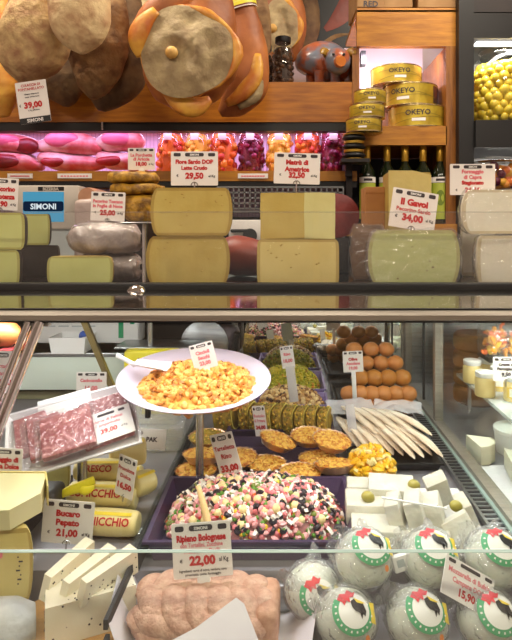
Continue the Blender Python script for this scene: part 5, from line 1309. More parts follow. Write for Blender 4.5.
bags = [(364, 584, .880, .052, -.95, .10, .20, 'upper mozzarella bag nearest the braided loaf'), (346, 622, .830, 0, -.80, .10, .15, 'lower front mozzarella bag nearest the braided loaf'),
        (430, 584, .880, .052, -.95, .02, .05, 'upper mozzarella bag under the white card holder'), (417, 627, .829, .001, -.85, .15, .10, 'lower front mozzarella bag in the middle of the row'),
        (494, 586, .880, .052, -.95, .15, -.10, 'upper mozzarella bag behind the slanted price card'), (488, 628, .829, 0, -.8, .10, .05, 'lower front mozzarella bag under the slanted price card'),
        (313, 588, .893, .002, -.4, 0, .2, 'shaded mozzarella bag at the back beside the steel pan')]
for (px, py, Y, dz, rx, ry, rz, lab) in bags:
    E_ = Euler((rx, ry, rz)); t = thing('mozzarella_bag', lab, 'mozzarella', Vector(((px-PX)*Y/F, Y, ZW+.006+RB+dz*1.15))-E_.to_matrix() @ Vector((0, 0, RB)), E_, 'mozzarella bags')
    for nm, me in (('cheese_ball', bm_), ('bag_film', bf_), ('printed_label', bl_)):
        o = bpy.data.objects.new(nm, me); C.objects.link(o); o.parent = t
# ================================================================ CHEESE BAY (open side of the case)
# salami packs on a raised white tray
YT = 1.06
tc_ = Wp(74, 432, YT)
TR = (Rm(.60, 0, 0) @ Rm(0, 0, .36)).to_euler()
zb_ = deck_z(1.12)
tstand = thing('tray_stand', 'steel pole stand carrying the white salami tray', 'stand', (tc_.x+.005, YT+.03, zb_+.001))
ht_ = tc_.z-.016-zb_
MB().mat(m_silver).cyl((0, 0, .004), (0, 0, ht_), .0095, 14).build('pole', tstand)
MB().mat(m_silver).lathe([(.045, 0), (.045, .005), (.012, .010)], 24).build('foot', tstand)
MB().mat(m_silver).lathe([(.012, ht_-.01), (.05, ht_-.002)], 20).build('head', tstand)
tt = thing('foam_tray', 'tilted white foam tray holding the packs of sliced salami', 'tray', tc_, TR)
mb = MB(); tray_mb(mb, -.118, .118, -.076, .076, .012, .012, .014, m_tray, .008); mb.build('tray', tt, sharp=20)
TM = Matrix.Translation(tc_) @ TR.to_matrix().to_4x4()
def pack(label, x, y, z, a, b, c, rz, seed, tilt=0):
    Mx = TM @ T(x, y, z) @ Rm(tilt, 0, rz)
    t = thing('salami_pack', label, 'salami pack', Mx.to_translation(), Mx.to_euler(), 'packs of sliced salami')
    MB().mat(m_salami).rbox((0, 0, c/2), (a, b, c), .004, None, 2, .0015).build('salami', t)
    def f(u, v):
        p = Vector(((u-.5)*(a+.022), (v-.5)*(b+.012), 0)); e = max(abs(2*u-1)*(a+.022)/a, abs(2*v-1)*(b+.012)/b)
        p.z = (c+.0025 if e < 1.0 else c*.5)+abs(noise.noise(p*60+Vector((seed, 0, 0))))*.003; return p
    MB().mat(m_film).surf(f, 18, 14).build('film', t, sharp=25)
pack('salami pack at the outer end of the foam tray, beneath another pack', -.072, .014, .002, .060, .088, .014, .12, 1)
pack('salami pack lying on the outermost one, edge towards the viewer', -.046, -.010, .015, .060, .090, .014, .10, 2, .0)
pack('large front salami pack in the middle of the foam tray', -.006, -.024, .026, .092, .088, .014, .05, 3, .02)
pack('salami pack at the inner end of the foam tray, carrying a faded price card', .060, -.004, .004, .090, .104, .016, .06, 4)
bk = tag(MB().mat(m_white).rbox((0, 0, 0), (.10, .05, .006), .002).build('foam_sheet', loc=TM @ Vector((-.012, .064, .008)), rot=TR), 'white foam sheet behind the salami packs', 'foam sheet')
Mx = TM @ T(.064, -.026, .0245) @ Rm(-PI/2, 0, .06)
# card lying on the inner pack
lc = thing('price_card', 'faded white and red price card lying on the inner salami pack', 'price card', Mx.to_translation(), Mx.to_euler(), 'price cards')
MB().mat(m_card).box((0, 0, 0), (.090, .0014, .068)).build('card', lc)
mb = MB().mat(m_ink).rrect(0, .025, .032, .006, .002, -.0012).rrect(-.029, .025, .012, .006, .002, -.0012).rrect(.029, .025, .012, .006, .002, -.0012)
mb.mat(m_redf).text('Salame di Felino', 0, .013, .0065, -.0012, .064, .03).text('Campagnolo', 0, .003, .0065, -.0012, .05, .03).mat(m_red).text('39,00', 0, -.012, .010, -.0012, .034, .04).mat(m_ink).text('al Kg', .028, -.012, .004, -.0012, .012)
mb.build('printing', lc)
card('faded white price card printed Caciocavallo 16,00 behind the salami tray', 91.5, 384, 1.30, 30, 24, [('Caciocavallo', .34, .13, 'f', .86), ('16,00', .66, .18, 'f', .5)], pin=.02)
card('white price card ending eggio di, Dolce 19,50 above the yellow cheese disc', 4, 466, .98, 36, 36, [('Taleggio di', .30, .13, 'r', .86), ('Capra Dolce', .49, .13, 'r', .86), ('19,50', .72, .17, 'r', (.52, .03)), ('al Kg', .73, .07, 'k', (.16, .38))], roll=.06, pin=.02)
card('white price card printed Bucaro Pepato 21,00 standing on the peppercorn wedges', 68, 522, .985, 51, 43, [('Bucaro', .29, .14, 'r', .58), ('Pepato', .50, .14, 'r', .54), ('\u20ac', .745, .07, 'k', (.06, -.36)), ('21,00', .74, .16, 'r', .56), ('al Kg', .75, .07, 'k', (.16, .37))], roll=.08, pin=.012)
card('slim tilted white price card with diagonal red print on the wax-printed cheeses', 126, 477, 1.04, 21, 44, [('Provolone', .30, .10, 'r', .9), ('Dolce', .48, .10, 'r', .6), ('16,50', .72, .14, 'r', .8)], roll=.22, pitch=.1, yaw=-.35, pin=.01)
card('tilted white price card printed Tartelletta Riso 33,00 stuck in the pink salad', 227, 457, 1.13, 25, 48, [('Tartelletta', .30, .09, 'r', .9), ('Riso', .47, .10, 'r', .5), ('33,00', .72, .13, 'r', .8)], roll=-.30, yaw=-.3, pin=.014, foot='clip')
card('slim white price card standing in front of the green-crusted slices', 260, 421, 1.42, 13, 30, [('Rotolo', .32, .10, 'f', .9), ('di Frittata', .48, .10, 'f', .9), ('24,00', .70, .12, 'r', .8)], roll=-.14, yaw=-.3, pin=.02, foot='clip')
card('white price card tilted on the heap of golden crumble', 203.5, 356, 1.13, 24, 26, [('Ciccioli', .34, .13, 'f', .8), ('Secchi', .54, .13, 'f', .6), ('23,00', .76, .14, 'f', .5)], roll=-.26, pin=.014, foot='clip')
card('slim white price card standing in the yellow-green rice', 287.5, 357, 1.74, 13, 22, [('Riso', .36, .13, 'f', .8), ('18,00', .66, .15, 'f', .7)], roll=-.14, pin=.10, foot='clip')
card('white price card in front of the golden rolls', 353, 361.5, 1.62, 20, 21, [('Olive', .38, .14, 'r', .5), ('Ascolane', .58, .14, 'f', .7), ('19,00', .80, .14, 'f', .5)], roll=-.05, pin=.10, foot='clip')
card('white price card printed Ripieno Bolognese 22,00 on the braided loaf', 202, 549.5, .868, 59, 52, [('Ripieno Bolognese', .27, .12, 'r', .84), ('con Tortellini, Zucchine', .40, .08, 'f', .72), ('Prosciutto e Piselli', .51, .08, 'f', .6), ('\u20ac', .68, .06, 'k', (.05, -.36)), ('22,00', .68, .16, 'r', .48), ('al Kg', .68, .08, 'k', (.16, .36)), ('Ingredienti: carne di suino, verdure, uova', .86, .045, 'k', .8), ('prosciutto cotto, formaggio', .93, .045, 'k', .6)], roll=-.08, pitch=-.12, pin=.016, foot='clip')
Mz = Euler((-.62, .55, .12))
zc_ = Wp(468, 586, .820)
mc = thing('price_card', 'slanted white price card with pink lines lying on the mozzarella bags', 'price card', zc_, Mz, 'price cards')
MB().mat(m_card).box((0, 0, 0), (.088, .0014, .052)).build('card', mc)
mb = MB().mat(m_ink).rrect(0, .021, .036, .005, .002, -.0012).rrect(-.033, .021, .013, .005, .002, -.0012).rrect(.033, .021, .013, .005, .002, -.0012)
mb.mat(m_redf).text('Mozzarella di Bufala', 0, .010, .007, -.0012, .074, .03).text('Campana DOP', 0, -.001, .007, -.0012, .056, .03).mat(m_red).text('15,90', 0, -.014, .010, -.0012, .038, .04); mb.build('printing', mc)
ch = thing('card_holder', 'small white plastic card holder on top of the mozzarella bags', 'card holder', Wp(402, 562, .865), (0, -.25, .1))
MB().mat(m_white).rbox((0, 0, 0), (.030, .010, .026), .003).rbox((.020, .002, -.008), (.010, .008, .036), .002).mat(m_greyp).rrect(-.003, .002, .012, .012, .001, -.0056).build('holder', ch)
for (px, py, Y, wd, ln, lab) in ((292, 384, 1.60, 9, 36, 'white plastic card strip standing behind the green-crusted slices'), (352, 425, 1.42, 9, 42, 'clear plastic strip standing in the film before the fillets')):
    o = MB().mat(m_filmw).rbox((0, 0, 0), (S(wd, Y), .002, S(ln, Y)), .0008).build('plastic_strip', loc=Wp(px, py, Y), rot=(0, -.12, 0)); tag(o, lab, 'strip')

# peppercorn cheese: big base wedge on a board, three wedges on top
YBk = .90
bd = thing('wooden_board', 'round light wooden board under the peppercorn cheese', 'board', ((70-PX)*.885/F, .872, ZW+.001))
MB().mat(mat('board_wood', rgb(216, 170, 104), rgb(196, 146, 80), .5, 9, 3, .05, 40, stretch=(1, 8, 8))).lathe([(.084, 0), (.088, .003), (.088, .015), (.085, .018)], 44).build('board', bd)
def pepper_bits(mb, place, n, rr):
    mb.mat(m_peppercorn)
    for k in range(n):
        p, s_ = place(rr), rr.uniform(.0007, .0017); mb.ball(p, (s_*1.2, s_, s_), 8)
def pepato_wedge(label, loc, rot, pts, h, seed, n=14):
    """pts: plan polygon; vertical sides; h height"""
    t = thing('cheese_wedge', label, 'cheese', loc, rot, 'peppercorn cheese wedges')
    mb = MB().mat(m_pepato).prism(pts, 0, h); mb.build('paste', t)
    rr = random.Random(seed); m2 = MB()
    def place(r):
        k = r.randrange(len(pts)); a, b = Vector(pts[k]), Vector(pts[(k+1) % len(pts)]); u = r.random(); p = a.lerp(b, u); return (p.x, p.y, h*r.uniform(.05, .95))
    pepper_bits(m2, place, n, rr)
    pepper_bits(m2, lambda r: (lambda a: (a.x, a.y, h))(Vector(pts[0]).lerp(Vector(pts[1]), r.random()).lerp(Vector(pts[2]), r.random())), n//2, rr)
    m2.build('peppercorns', t); return t
zbd = ZW+.0195
bx_, by_ = (42-PX)*.84/F, .805
wedge0 = [(0, 0), (.118, .055), (.090, .110), (.0, .125), (-.028, .07)]
pepato_wedge('big flat peppercorn cheese wedge on the wooden board, under three leaning wedges', ((50-PX)*.83/F, .812, zbd), (0, 0, 0), wedge0, .060, 1, 60)
def lean(label, px, py, Y, seed, rz, sc_=1):
    # thin triangular slab standing on its long edge, point to the viewer
    pts = [(0, 0), (.105*sc_, .012), (.105*sc_, .072*sc_), (.085*sc_, .076*sc_)]
    t = thing('cheese_wedge', label, 'cheese', Wp(px, py, Y), (0, 0, 0), 'peppercorn cheese wedges')
    # outline in the vertical plane running away from the viewer: low tip in front, tall at the back
    out = [(0, 0), (.006, .036*sc_), (.095*sc_, .046*sc_), (.102*sc_, .004), (.05*sc_, .0)]
    Mx = Rm(0, 0, rz) @ Rm(0, .16, 0)
    th = .019
    vs = [Mx @ Vector((s_*th/2*(.75+3.0*y), y, z)) for s_ in (-1, 1) for y, z in out]; n = len(out)
    fs = [tuple(range(n)), tuple(reversed(range(n, 2*n)))]+[(i, n+i, n+(i+1) % n, (i+1) % n) for i in range(n)]
    MB().mat(m_pepato).add(vs, fs).build('paste', t)
    rr = random.Random(seed)
    def place(r):
        s_ = r.choice((-1, 1, 1)); y = r.uniform(.01, .10)*sc_; z = r.choice((r.uniform(.05, .35), r.uniform(.1, .9)))*(.036+.01*y/.1)*sc_
        return Mx @ Vector((s_*th/2*(.75+3.0*y), y, z))
    m2 = MB(); pepper_bits(m2, place, 24, rr); m2.build('peppercorns', t)
zl = EZ+(PY-0)*0
for (px, py, Y, sd, rz, lab) in ((42, 601, .855, 1, -.38, 'leaning peppercorn cheese wedge nearest the yellow half wheel'), (60, 607, .84, 2, -.50, 'middle leaning peppercorn cheese wedge of the three'), (78, 606, .832, 3, -.62, 'largest leaning peppercorn cheese wedge, nearest the glass divider')):
    lean(lab, px, py, Y, sd, rz, 1.02)

# yellow wax-printed cheese logs
m_wax = mat('cream_wax', rgb(240, 224, 160), rgb(232, 210, 136), .35, 8, 3, .05, 30, coat=.2)
m_waxend = fm('wax_pale', 244, 232, 184, .4); m_band = fm('yellow_band', 244, 214, 60, .4)
def log(label, px, py, Y, l, r, rz, text_=None, roll=.0, tz=0, z=None, ry=0):
    p = Wp(px, py, Y); p.z = (z if z is not None else p.z-r)
    t = thing('waxed_cheese', label, 'cheese', p, (0, ry, rz), 'wax-printed cheeses')
    MB().mat(m_wax).tube([(-l/2, 0, r), (-l/2+.004, 0, r), (-l*.25, 0, r), (0, 0, r), (l*.25, 0, r), (l/2-.004, 0, r), (l/2, 0, r)], [r*.5, r*.86, r*.97, r, r*.97, r*.86, r*.5], 26, 4, up=(0, 0, 1)).build('cheese', t, sharp=0)
    onl = lambda x, a, e=.0006: (x, -(r+e)*math.cos(a), r+(r+e)*math.sin(a))
    mb = MB().mat(m_band).surf(lambda u, v: onl((u-.5)*l*.84, .95+.28*v), 12, 3)
    if text_:
        vs, fs, (x0, x1, z0, z1) = text_mesh(text_, .03); k = r*.55/.72; kx = min(k, l*.82/(x1-x0))
        mb.mat(m_red).add([onl((q[0]-(x0+x1)/2)*kx, .25+tz+q[1]*k/r, .0010) for q in vs], fs)
    mb.build('printing', t)
lz = deck_z(1.05)+.0012
log('lowest front waxed cheese log printed in red, beside the glass divider', 108, 507, 1.04, .118, .024, -.10, 'PANICCHIO', z=lz)
log('second waxed cheese log printed in red, behind the 21,00 card', 100, 487, 1.09, .122, .024, -.08, 'BUNICCHIO', z=lz+.028)
log('lower hidden waxed cheese log supporting the ones above', 106, 495, 1.125, .125, .024, -.05, None, z=deck_z(1.12)+.0012)
log('upper waxed cheese log lying behind the printed pair', 100, 470, 1.125, .10, .022, .0, 'FRESCO', z=lz+.062)
log('waxed cheese log standing high with a pale yellow band, nearest the clear boxes', 128, 452, 1.165, .075, .029, .25, None, z=lz+.075)
log('short waxed cheese end beside the glass divider', 143, 476, 1.15, .05, .024, .9, None, z=deck_z(1.15)+.02)
log('short waxed cheese roll supporting the high banded one', 122, 476, 1.20, .09, .028, .1, None, z=deck_z(1.2)+.0012)
rb2 = thing('yellow_ribbon', 'bright yellow ribbon bow on the waxed cheeses behind the 21,00 card', 'ribbon', Wp(75, 490, 1.03))
mb = MB().mat(m_yellowpk)
mb.tube([(-.038, 0, -.016), (-.015, -.004, -.002), (.01, 0, .006), (.034, .004, .016)], [.003, .008, .009, .007], 10, 4, flat=(1, .5), wob=.003)
mb.tube([(.0, .0, .004), (.018, -.004, .0), (.036, 0, .006)], [.004, .008, .003], 10, 4, flat=(1, .4), wob=.003); mb.build('bow', rb2, sharp=0)

# cheeses stacked at the bay's open end
def riser(label, px, Y, w_, d_, z1, z0=None):
    z0 = (deck_z(Y) if z0 is None else z0)+.001
    o = MB().mat(m_rubber).rbox((0, 0, (z1-z0)/2), (w_, d_, z1-z0), .004).build('riser_block', loc=((px-PX)*Y/F, Y, z0)); tag(o, label, 'riser')
ww_ = thing('wrapped_cheese', 'white plastic-wrapped cheese low at the front under the printed yellow half wheel', 'wrapped cheese', ((2-PX)*.835/F, .835, ZW+.001))
MB().mat(mat('white_wrap', rgb(204, 204, 198), rgb(168, 170, 168), .3, 16, 4, .7, 26)).tube([(-.05, 0, .038), (-.02, 0, .038), (.02, 0, .038), (.046, .01, .036)], [.030, .040, .040, .026], 22, 4, flat=(1, 1), wob=.006, seed=4, up=(0, 0, 1)).build('wrap', ww_, sharp=0)
riser('black riser block under the printed yellow half wheel', -14, .905, .10, .05, ZW+.041, ZW-.0)
hz = half_wheel('cheese_half_wheel', 'yellow half wheel with printed rind above the white wrapped cheese', -4, 0, 70, 74, .880, m_paste, m_paste, .10, .5, rz=.12, z=ZW+.042, seed=21, group='cheeses at the open end of the bay', power=2.6)
mb = MB().mat(m_ink)
for k in range(7): mb.rrect(.034+.002*(k % 3), .030+.007*k, .0022+.004*(k % 2), .0026, .0006, -.003)
mb.mat(m_redf).rrect(-.004, .078, .03, .012, .003, -.003); mb.build('rind_print', hz)
cw = thing('cheese_wedge', 'broad pale cheese wedge lying above the printed yellow half wheel', 'cheese', Vector((Wp(10, 541, .90).x, .878, ZW+.042+S(74, .88)+.003)), (.22, .05, .1), 'cheeses at the open end of the bay')
pp = [(-.075, -.01), (.012, -.004), (.046, .035), (.040, .085), (-.075, .085)]
MB().mat(mat('ivory_wedge', rgb(228, 218, 170), rgb(218, 206, 150), .5, 9, 3, .06, 60)).prism(pp, .0, .036).build('paste', cw)
MB().mat(m_paste).prism([(-.077, .086), (.036, .086), (.051, .051), (.053, .052), (.038, .089), (-.077, .089)], -.001, .037).build('rind', cw)
dc = thing('cheese_disc', 'round yellow-wrapped cheese with red and black lettering under the 19,50 card', 'cheese', Wp(14, 494, 1.02), (.35, 0, -.1), 'cheeses at the open end of the bay')
MB().mat(fm('yellow_wrap', 226, 206, 100, .35)).lathe([(.040, 0), (.044, .004), (.044, .022), (.040, .026)], 32).build('cheese', dc)
mb = MB().mat(m_ink).text('BIO', .012, .016, .012, 0, .03, .03, M=T(0, 0, .0268) @ Rm(-PI/2, 0, 0)).mat(m_red).text('CASERA', .006, -.016, .010, 0, .052, .03, M=T(0, 0, .0268) @ Rm(-PI/2, 0, 0)); mb.build('lettering', dc)
riser('black riser block under the round yellow-wrapped cheese', 8, 1.06, .10, .09, Wp(14, 494, 1.02).z-.004)
gw = half_wheel('cheese_half_wheel', 'pale half wheel under the foam tray, behind the round yellow cheese', 45, 0, 50, 30, 1.15, m_pasteg, m_rindw, .05, .7, z=EZ-.535+.0, seed=22, group='cheeses at the open end of the bay')
riser('black riser block under the pale half wheel below the foam tray', 45, 1.185, .095, .07, EZ-.536)
dk = thing('dark_pack', 'small dark film-wrapped pack with a cream end beside the yellow ribbon', 'pack', Wp(46, 510, 1.02))
MB().mat(m_rindk).rbox((0, 0, .022), (.055, .06, .044), .012, None, 3).build('pack', dk)
MB().mat(m_waxend).ball((.008, -.029, .026), (.012, .004, .016), 14).build('cream_end', dk, sharp=0)

# clear boxes and card near the mirror end of the bay
def clear_box(label, px, pyb, Y, w_, d_, h_, rz=0):
    t = thing('clear_box', label, 'box', ((px-PX)*Y/F, Y, deck_z(Y)+.001+pyb), (0, 0, rz), 'clear plastic boxes')
    mb = MB().mat(m_filmhazy); mb.rbox((0, 0, h_/2), (w_, d_, h_), .005); mb.build('box', t)
    MB().mat(m_filmhazy).rbox((0, 0, h_+.003), (w_+.008, d_+.008, .006), .002).build('lid', t)
    return t
clear_box('clear plastic box nearest the dark divider, behind the waxed cheeses', 160, 0, 1.44, .12, .10, .055, .1)
clear_box('clear plastic box stacked on another behind the waxed cheeses', 158, .063, 1.45, .11, .09, .045, .0)
clear_box('clear plastic box behind the salami tray', 118, 0, 1.47, .10, .09, .07, -.1)
o = MB().mat(m_rubber).rbox((0, 0, .03), (.014, .01, .09), .003).build('black_clip', loc=Wp(148, 412, 1.385), rot=(0, .05, 0)); tag(o, 'black ladder-shaped clip on the clear boxes', 'clip')
pkc = thing('printed_card', 'white card printed PAK leaning before the clear boxes', 'card', Wp(146, 448, 1.30), (-.2, .06, .0))
MB().mat(m_card).rbox((0, 0, .02), (.088, .0016, .046), .0006).build('card', pkc)
MB().mat(m_ink).text('FRIO', -.02, .033, .007, -.0012, .03).text('PAK', .012, .020, .010, -.0012, .04, .04).build('lettering', pkc)

# ================================================================ REAR WORK AREA SEEN THROUGH THE CASE
YR2 = 1.74; zr_top = EZ-.3875*1.0
rbench = thing('rear_bench', 'pale green-white rear bench step seen through the case behind the salami', 'bench', ((80-PX)*YR2/F, 1.84, deck_z(1.8)+.001))
x0_, x1_ = (20-PX)*YR2/F, (132-PX)*YR2/F; bcx = (80-PX)*YR2/F
hb_ = zr_top-deck_z(1.8)-.001
MB().mat(m_cream).rbox(((x0_+x1_)/2-bcx-.12, 0, hb_/2+.02), (x1_-x0_+.24, .20, hb_-.04), .004).build('front_panel', rbench)
MB().mat(m_steel).rbox(((x0_+x1_)/2-bcx-.12, -.002, hb_-.006), (x1_-x0_+.26, .21, .012), .002).build('top', rbench)
MB().mat(mat('olive_plinth', rgb(128, 124, 92), None, .5)).box(((x0_+x1_)/2-bcx-.12, .02, .012), (x1_-x0_+.24, .16, .024)).build('plinth', rbench)
def tub(label, px, pyb, wpx, hpx, Y, zb):
    t = thing('plastic_tub', label, 'tub', ((px-PX)*Y/F, Y, zb)); w_, h_ = S(wpx, Y)/2, S(hpx, Y); mb = MB().mat(m_white)
    q = lambda s_, z: [(-w_*s_, -.05*s_, z), (w_*s_, -.05*s_, z), (w_*s_, .05*s_, z), (-w_*s_, .05*s_, z)]
    vs = q(.88, 0)+q(1, h_)+q(.95, h_)+q(.84, .004); fs = [(3, 2, 1, 0)]
    for i in range(3):
        for k in range(4): fs.append((i*4+k, i*4+(k+1) % 4, i*4+4+(k+1) % 4, i*4+4+k))
    fs.append((12, 13, 14, 15)); mb.add(vs, fs).build('tub', t, sharp=20); return t
tb = tub('white plastic tub holding a blue cloth on the rear bench', 73, 348, 36, 16, 1.765, zr_top+.0006)
MB().mat(fm('blue_cloth', 60, 96, 190, .7)).tube([(.02, 0, S(13, 1.765)), (.035, -.01, S(17, 1.765)), (.05, 0, S(15, 1.765))], [.004, .011, .004], 10, 3, wob=.004).build('blue_cloth', tb, sharp=0)
wm = thing('white_machine', 'white vented machine with green stripes on the rear bench', 'machine', ((92-PX)*1.86/F, 1.86, zr_top+.0006))
w2_, h2_ = S(100, 1.86), S(46, 1.86)
MB().mat(m_white).rbox((0, 0, h2_/2+.012), (w2_, .09, h2_), .008).build('housing', wm)
mb = MB().mat(m_greyp)
for r_i in range(3):
    for k in range(4): mb.box((-w2_*.36+k*w2_*.13, -.0455, h2_*(.45+.11*r_i)), (w2_*.10, .001, .004))
mb.build('vent_slots', wm)
MB().mat(m_green).box((w2_*.33, -.0455, h2_*.45), (.016, .001, h2_*.5)).box((w2_*.44, -.0455, h2_*.62), (.014, .001, h2_*.25)).build('green_stripe', wm)
MB().mat(m_greyp).cyl((-.1, 0, 0), (-.1, 0, .014), .02, 12).cyl((.1, 0, 0), (.1, 0, .014), .02, 12).build('feet', wm)
# brass-edged strut
a, b = Wp(83, 318, 1.50), Wp(116, 396, 1.58)
o = MB().mat(mat('brass_edge', rgb(170, 150, 96), rgb(128, 112, 72), .3, 8, metal=.6)).cyl((0, 0, 0), b-a, .011, 4).build('support_strut', loc=a); tag(o, 'slanted brass-edged glass strut in front of the rear bench', 'strut')
# yellow pack, small shelf, slicer
sh = thing('rear_shelf', 'small grey shelf on a steel post over the yellow pack', 'shelf', ((160-PX)*1.72/F, 1.72, deck_z(1.72)+.001))
zsh = EZ-(346-PY)*1.72/F-deck_z(1.72)
MB().mat(m_steel).rbox((0, .02, zsh), (S(84, 1.72), .12, .006), .002).build('shelf', sh)
MB().mat(m_silver).cyl((-.03, .0, 0), (-.03, 0, zsh+S(26, 1.72)), .008, 12).cyl((.09, .06, 0), (.09, .06, zsh), .006, 10).build('post', sh)
yp = thing('yellow_pack', 'bright yellow printed pack under the small grey shelf, beyond the crumb plate', 'pack', ((152-PX)*1.66/F, 1.665, deck_z(1.66)+.001))
hy = EZ-(350-PY)*1.66/F-deck_z(1.66)
MB().mat(m_yellowpk).rbox((0, 0, hy/2), (S(54, 1.66), .045, hy), .008, None, 2, .002).build('pack', yp)
MB().mat(fm('olive_ink', 90, 96, 30)).text('DELIZIE', -.01, hy-.026, .012, -.0255, .10).build('lettering', yp)
so = thing('meat_slicer', 'dark meat slicer behind the raised crumb plate', 'slicer', ((216-PX)*1.84/F, 1.84, deck_z(1.84)+.001))
m_mach = mat('dark_machine', rgb(86, 76, 80), rgb(66, 58, 62), .35, 6, metal=.5)
MB().mat(m_mach).rbox((-.01, 0, .05), (.16, .12, .10), .015).build('base', so)
MB().mat(m_mach).rbox((.03, .02, .16), (.09, .07, .12), .02).build('motor_housing', so)
MB().mat(m_steel).lathe([(.012, -.006), (.075, -.002), (.078, 0), (.075, .002), (.012, .006)], 36, T(-.035, -.02, .165) @ Rm(PI/2, 0, 0)).build('blade', so)
MB().mat(m_rubber).cyl((.06, -.04, .12), (.075, -.06, .21), .010, 12).build('handle', so)

# ================================================================ NEIGHBOUR BAY BEYOND THE GLASS PARTITION
def wheels(px, Y, zs, labs):
    for k, lab in enumerate(labs):
        t = thing('whole_cheese', lab, 'cheese', ((px-PX)*Y/F, Y, zs+k*.0545), group='brown cheese wheels beyond the partition')
        MB().mat(m_rindb).lathe([(.060, 0), (.068, .008), (.070, .027), (.068, .046), (.060, .054)], 30).build('rind', t)
wheels(476, 1.76, deck_z(1.76)+.001, ('lowest brown cheese wheel beyond the glass partition', 'second brown cheese wheel from the bottom beyond the glass partition', 'third brown cheese wheel from the bottom beyond the glass partition', 'topmost brown cheese wheel beyond the glass partition'))
zg = EZ-.44
gs = thing('glass_shelf', 'frosted glass shelf holding small jars beyond the partition', 'shelf', (.74, 1.45, zg))
MB().mat(clear('frosted_glass', (.9, .95, .93, 1), .05, .1, .3, (.86, .9, .88, 1))).box((0, 0, -.004), (.44, .50, .008)).build('pane', gs)
MB().mat(m_silver).cyl((-.19, -.22, -.008), (-.19, -.22, deck_z(1.3)-zg+.002), .006, 8).cyl((-.19, .22, -.008), (-.19, .22, deck_z(1.66)-zg+.002), .006, 8).cyl((.19, .22, -.008), (.19, .22, deck_z(1.66)-zg+.002), .006, 8).cyl((.19, -.22, -.008), (.19, -.22, deck_z(1.3)-zg+.002), .006, 8).build('legs', gs)
m_hon = fm('honey_cream', 232, 206, 140, .3)
for k, lab in enumerate(('small jar with white lid and yellow label, farthest of the row on the glass shelf', 'small jar with yellow label, second farthest in the row on the glass shelf', 'small jar with yellow label, third in the row on the glass shelf', 'small jar with yellow label, nearest of the row on the glass shelf')):
    Y = 1.62-.095*k
    t = thing('small_jar', lab, 'jar', (.585, Y, zg+.0006), group='small jars on the glass shelf')
    MB().mat(m_hon).lathe([(.024, 0), (.026, .004), (.026, .044), (.022, .05)], 20).build('jar_body', t)
    MB().mat(m_white).lathe([(.024, .05), (.025, .052), (.025, .062), (.022, .064)], 20).build('lid', t)
    o_n = lambda a, z, e=.0006: ((.026+e)*math.sin(a), -(.026+e)*math.cos(a), z)
    MB().mat(fm('jar_label', 236, 200, 90)).surf(lambda u, v: o_n(-1.1+2.2*u, .010+.028*v), 10, 2).mat(m_lwhite).surf(lambda u, v: o_n(-.8+1.6*u, .014+.020*v, .001), 10, 2).build('label', t)
for k, (x, Y, lab) in enumerate(((.535, 1.60, 'pale jar farther along the glass shelf beside the wheels'), (.525, 1.47, 'pale jar nearer along the glass shelf beside the wheels'))):
    t = thing('small_jar', lab, 'jar', (x, Y, zg+.0006), group='small jars on the glass shelf')
    MB().mat(m_hon).lathe([(.024, 0), (.026, .004), (.026, .044), (.022, .05)], 20).build('jar_body', t)
    MB().mat(m_white).lathe([(.024, .05), (.025, .052), (.025, .062), (.022, .064)], 20).build('lid', t)
jl = ['farthest', 'second farthest', 'third farthest', 'nearest']
for r_, (x, nm) in enumerate(((.665, 'second'), (.745, 'third'))):
    for k in range(4):
        t = thing('small_jar', 'small white-lidded jar in the %s row on the glass shelf, %s from the customer side' % (nm, jl[k]) if False else 'small white-lidded jar, %s in the %s row from the partition on the glass shelf' % (jl[k], nm), 'jar', (x, 1.50-.085*k, zg+.0006), group='small jars on the glass shelf')
        MB().mat(m_hon if r_ else yp2).lathe([(.024, 0), (.026, .004), (.026, .044), (.022, .05)], 20).build('jar_body', t)
        MB().mat(m_white).lathe([(.024, .05), (.025, .052), (.025, .062), (.022, .064)], 20).build('lid', t)
        MB().mat(m_lwhite).surf(lambda u, v: (.0266*math.sin(-1+2*u), -.0266*math.cos(-1+2*u), .012+.024*v), 10, 2).build('label', t)
yb = thing('pasta_bag', 'bag of yellow and orange pasta twists beyond the glass partition', 'bag', (.645, 1.60, zg+.066))
MB().mat(m_rindk).rbox((0, 0, .004), (.16, .10, .008), .002).cyl((-.07, .04, -.065), (-.07, .04, .0), .005, 8).cyl((.07, .04, -.065), (.07, .04, .0), .005, 8).build('holder', yb)
rr = random.Random(4); mb = MB()
for k in range(80):
    mb.mat(rr.choice((yp1, yp2, s_carrot, y1_))); mb.tube([(0, 0, 0), (.012, .004, .004), (.024, 0, .0)], [.006, .009, .005], 8, 2, flat=(1, .6)); n = 8*5
    Mx = T(rr.uniform(-.068, .055), rr.uniform(-.04, .03), rr.uniform(.012, .080)) @ Rm(rr.uniform(0, 6), rr.uniform(0, 6), rr.uniform(0, 6))
    for i in range(len(mb.v)-n, len(mb.v)): mb.v[i] = tuple(Mx @ Vector(mb.v[i]))
o = mb.build('pasta_twists', yb, sharp=0); o['kind'] = 'stuff'
MB().mat(m_film).rbox((0, 0, .052), (.168, .104, .096), .02, None, 3, .004).build('film_bag', yb, sharp=0)
card('grey-white price card standing beyond the glass partition', 506, 369, 1.42, 26, 24, [('Crema di', .30, .12, 'k', .6), ('Parmigiano', .48, .12, 'k', .8), ('9,50', .72, .16, 'k', .4)], pin=.014)
gcz = deck_z(1.25)+.006
liner = thing('paper_sheet', 'white liner paper under the pale wedges beyond the partition', 'paper', (.57, 1.17, deck_z(1.1)+.0012))
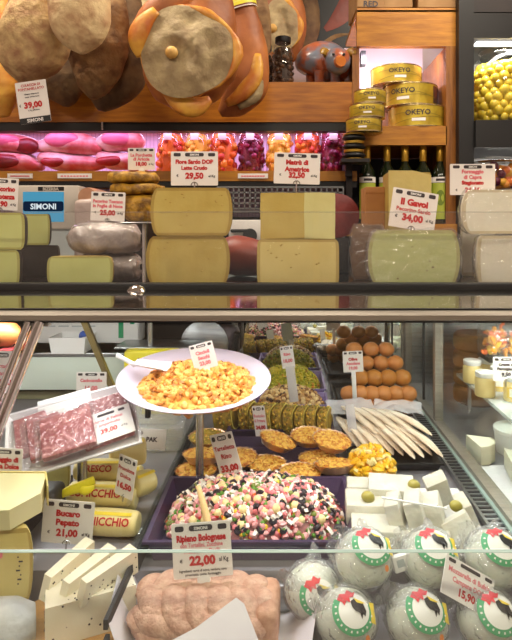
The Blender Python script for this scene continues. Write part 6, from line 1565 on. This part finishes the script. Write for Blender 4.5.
MB().mat(m_paper).add([(-.11, -.14, .001), (.3, -.14, .001), (.3, .15, .001), (-.11, .15, .001)], [(0, 1, 2, 3)]).build('sheet', liner)
liner.location.z = deck_z(1.32)+.0016
for k, (x, y, rz, lab) in enumerate(((.470, 1.36, .5, 'pale green-white cheese wedge lying nearest the partition track'), (.520, 1.27, .2, 'pale green-white cheese wedge beside the white tub beyond the partition'))):
    t = thing('cheese_wedge', lab, 'cheese', (x, y, deck_z(1.36)+.0035), (0, 0, rz), 'pale wedges beyond the partition')
    MB().mat(m_pastew).prism([(-.030, -.035), (-.01, -.040), (.015, -.034), (.030, -.02), (.036, .0), (.0, .04)], 0, .042).build('paste', t)
    MB().mat(m_rindw).prism([(-.030, -.0355), (-.01, -.0405), (.015, -.0345), (.0305, -.0205), (.0365, .0), (.038, .0), (.032, -.022), (.016, -.036), (-.01, -.0425), (-.031, -.037)], 0, .043).build('rind', t)
wt = thing('white_tub', 'round white lidded tub beyond the partition', 'tub', (.575, 1.40, deck_z(1.36)+.001))
MB().mat(m_white).lathe([(.044, 0), (.050, .05), (.052, .052), (.052, .060), (.048, .063)], 32).build('tub', wt)
# neighbour bay past the chrome joint bar
og = thing('orange_salami', 'orange cured sausage lying beyond the chrome joint bar', 'meat', Wp(2, 340, 1.35)-Vector((0, 0, .02)))
MB().mat(m_orangeham).tube([(-.06, 0, .03), (-.02, 0, .034), (.02, 0, .034), (.045, 0, .03)], [.012, .03, .03, .012], 16, 4, up=(0, 0, 1)).build('meat', og, sharp=0)
mr = thing('maroon_shelf', 'maroon-edged glass shelf beyond the chrome joint bar', 'shelf', Wp(-20, 347, 1.36))
MB().mat(fm('maroon_edge', 120, 40, 44)).rbox((0, 0, -.004), (.20, .09, .014), .002).cyl((-.08, .03, -.35+.09), (-.08, .03, -.01), .006, 8).build('board', mr)
card('white price card with red print beyond the chrome joint bar', 4, 372, 1.12, 26, 42, [('Mortadella', .35, .1, 'f', .8), ('Classica', .52, .1, 'f', .7), ('17,00', .74, .13, 'r', .6)], pin=.02)
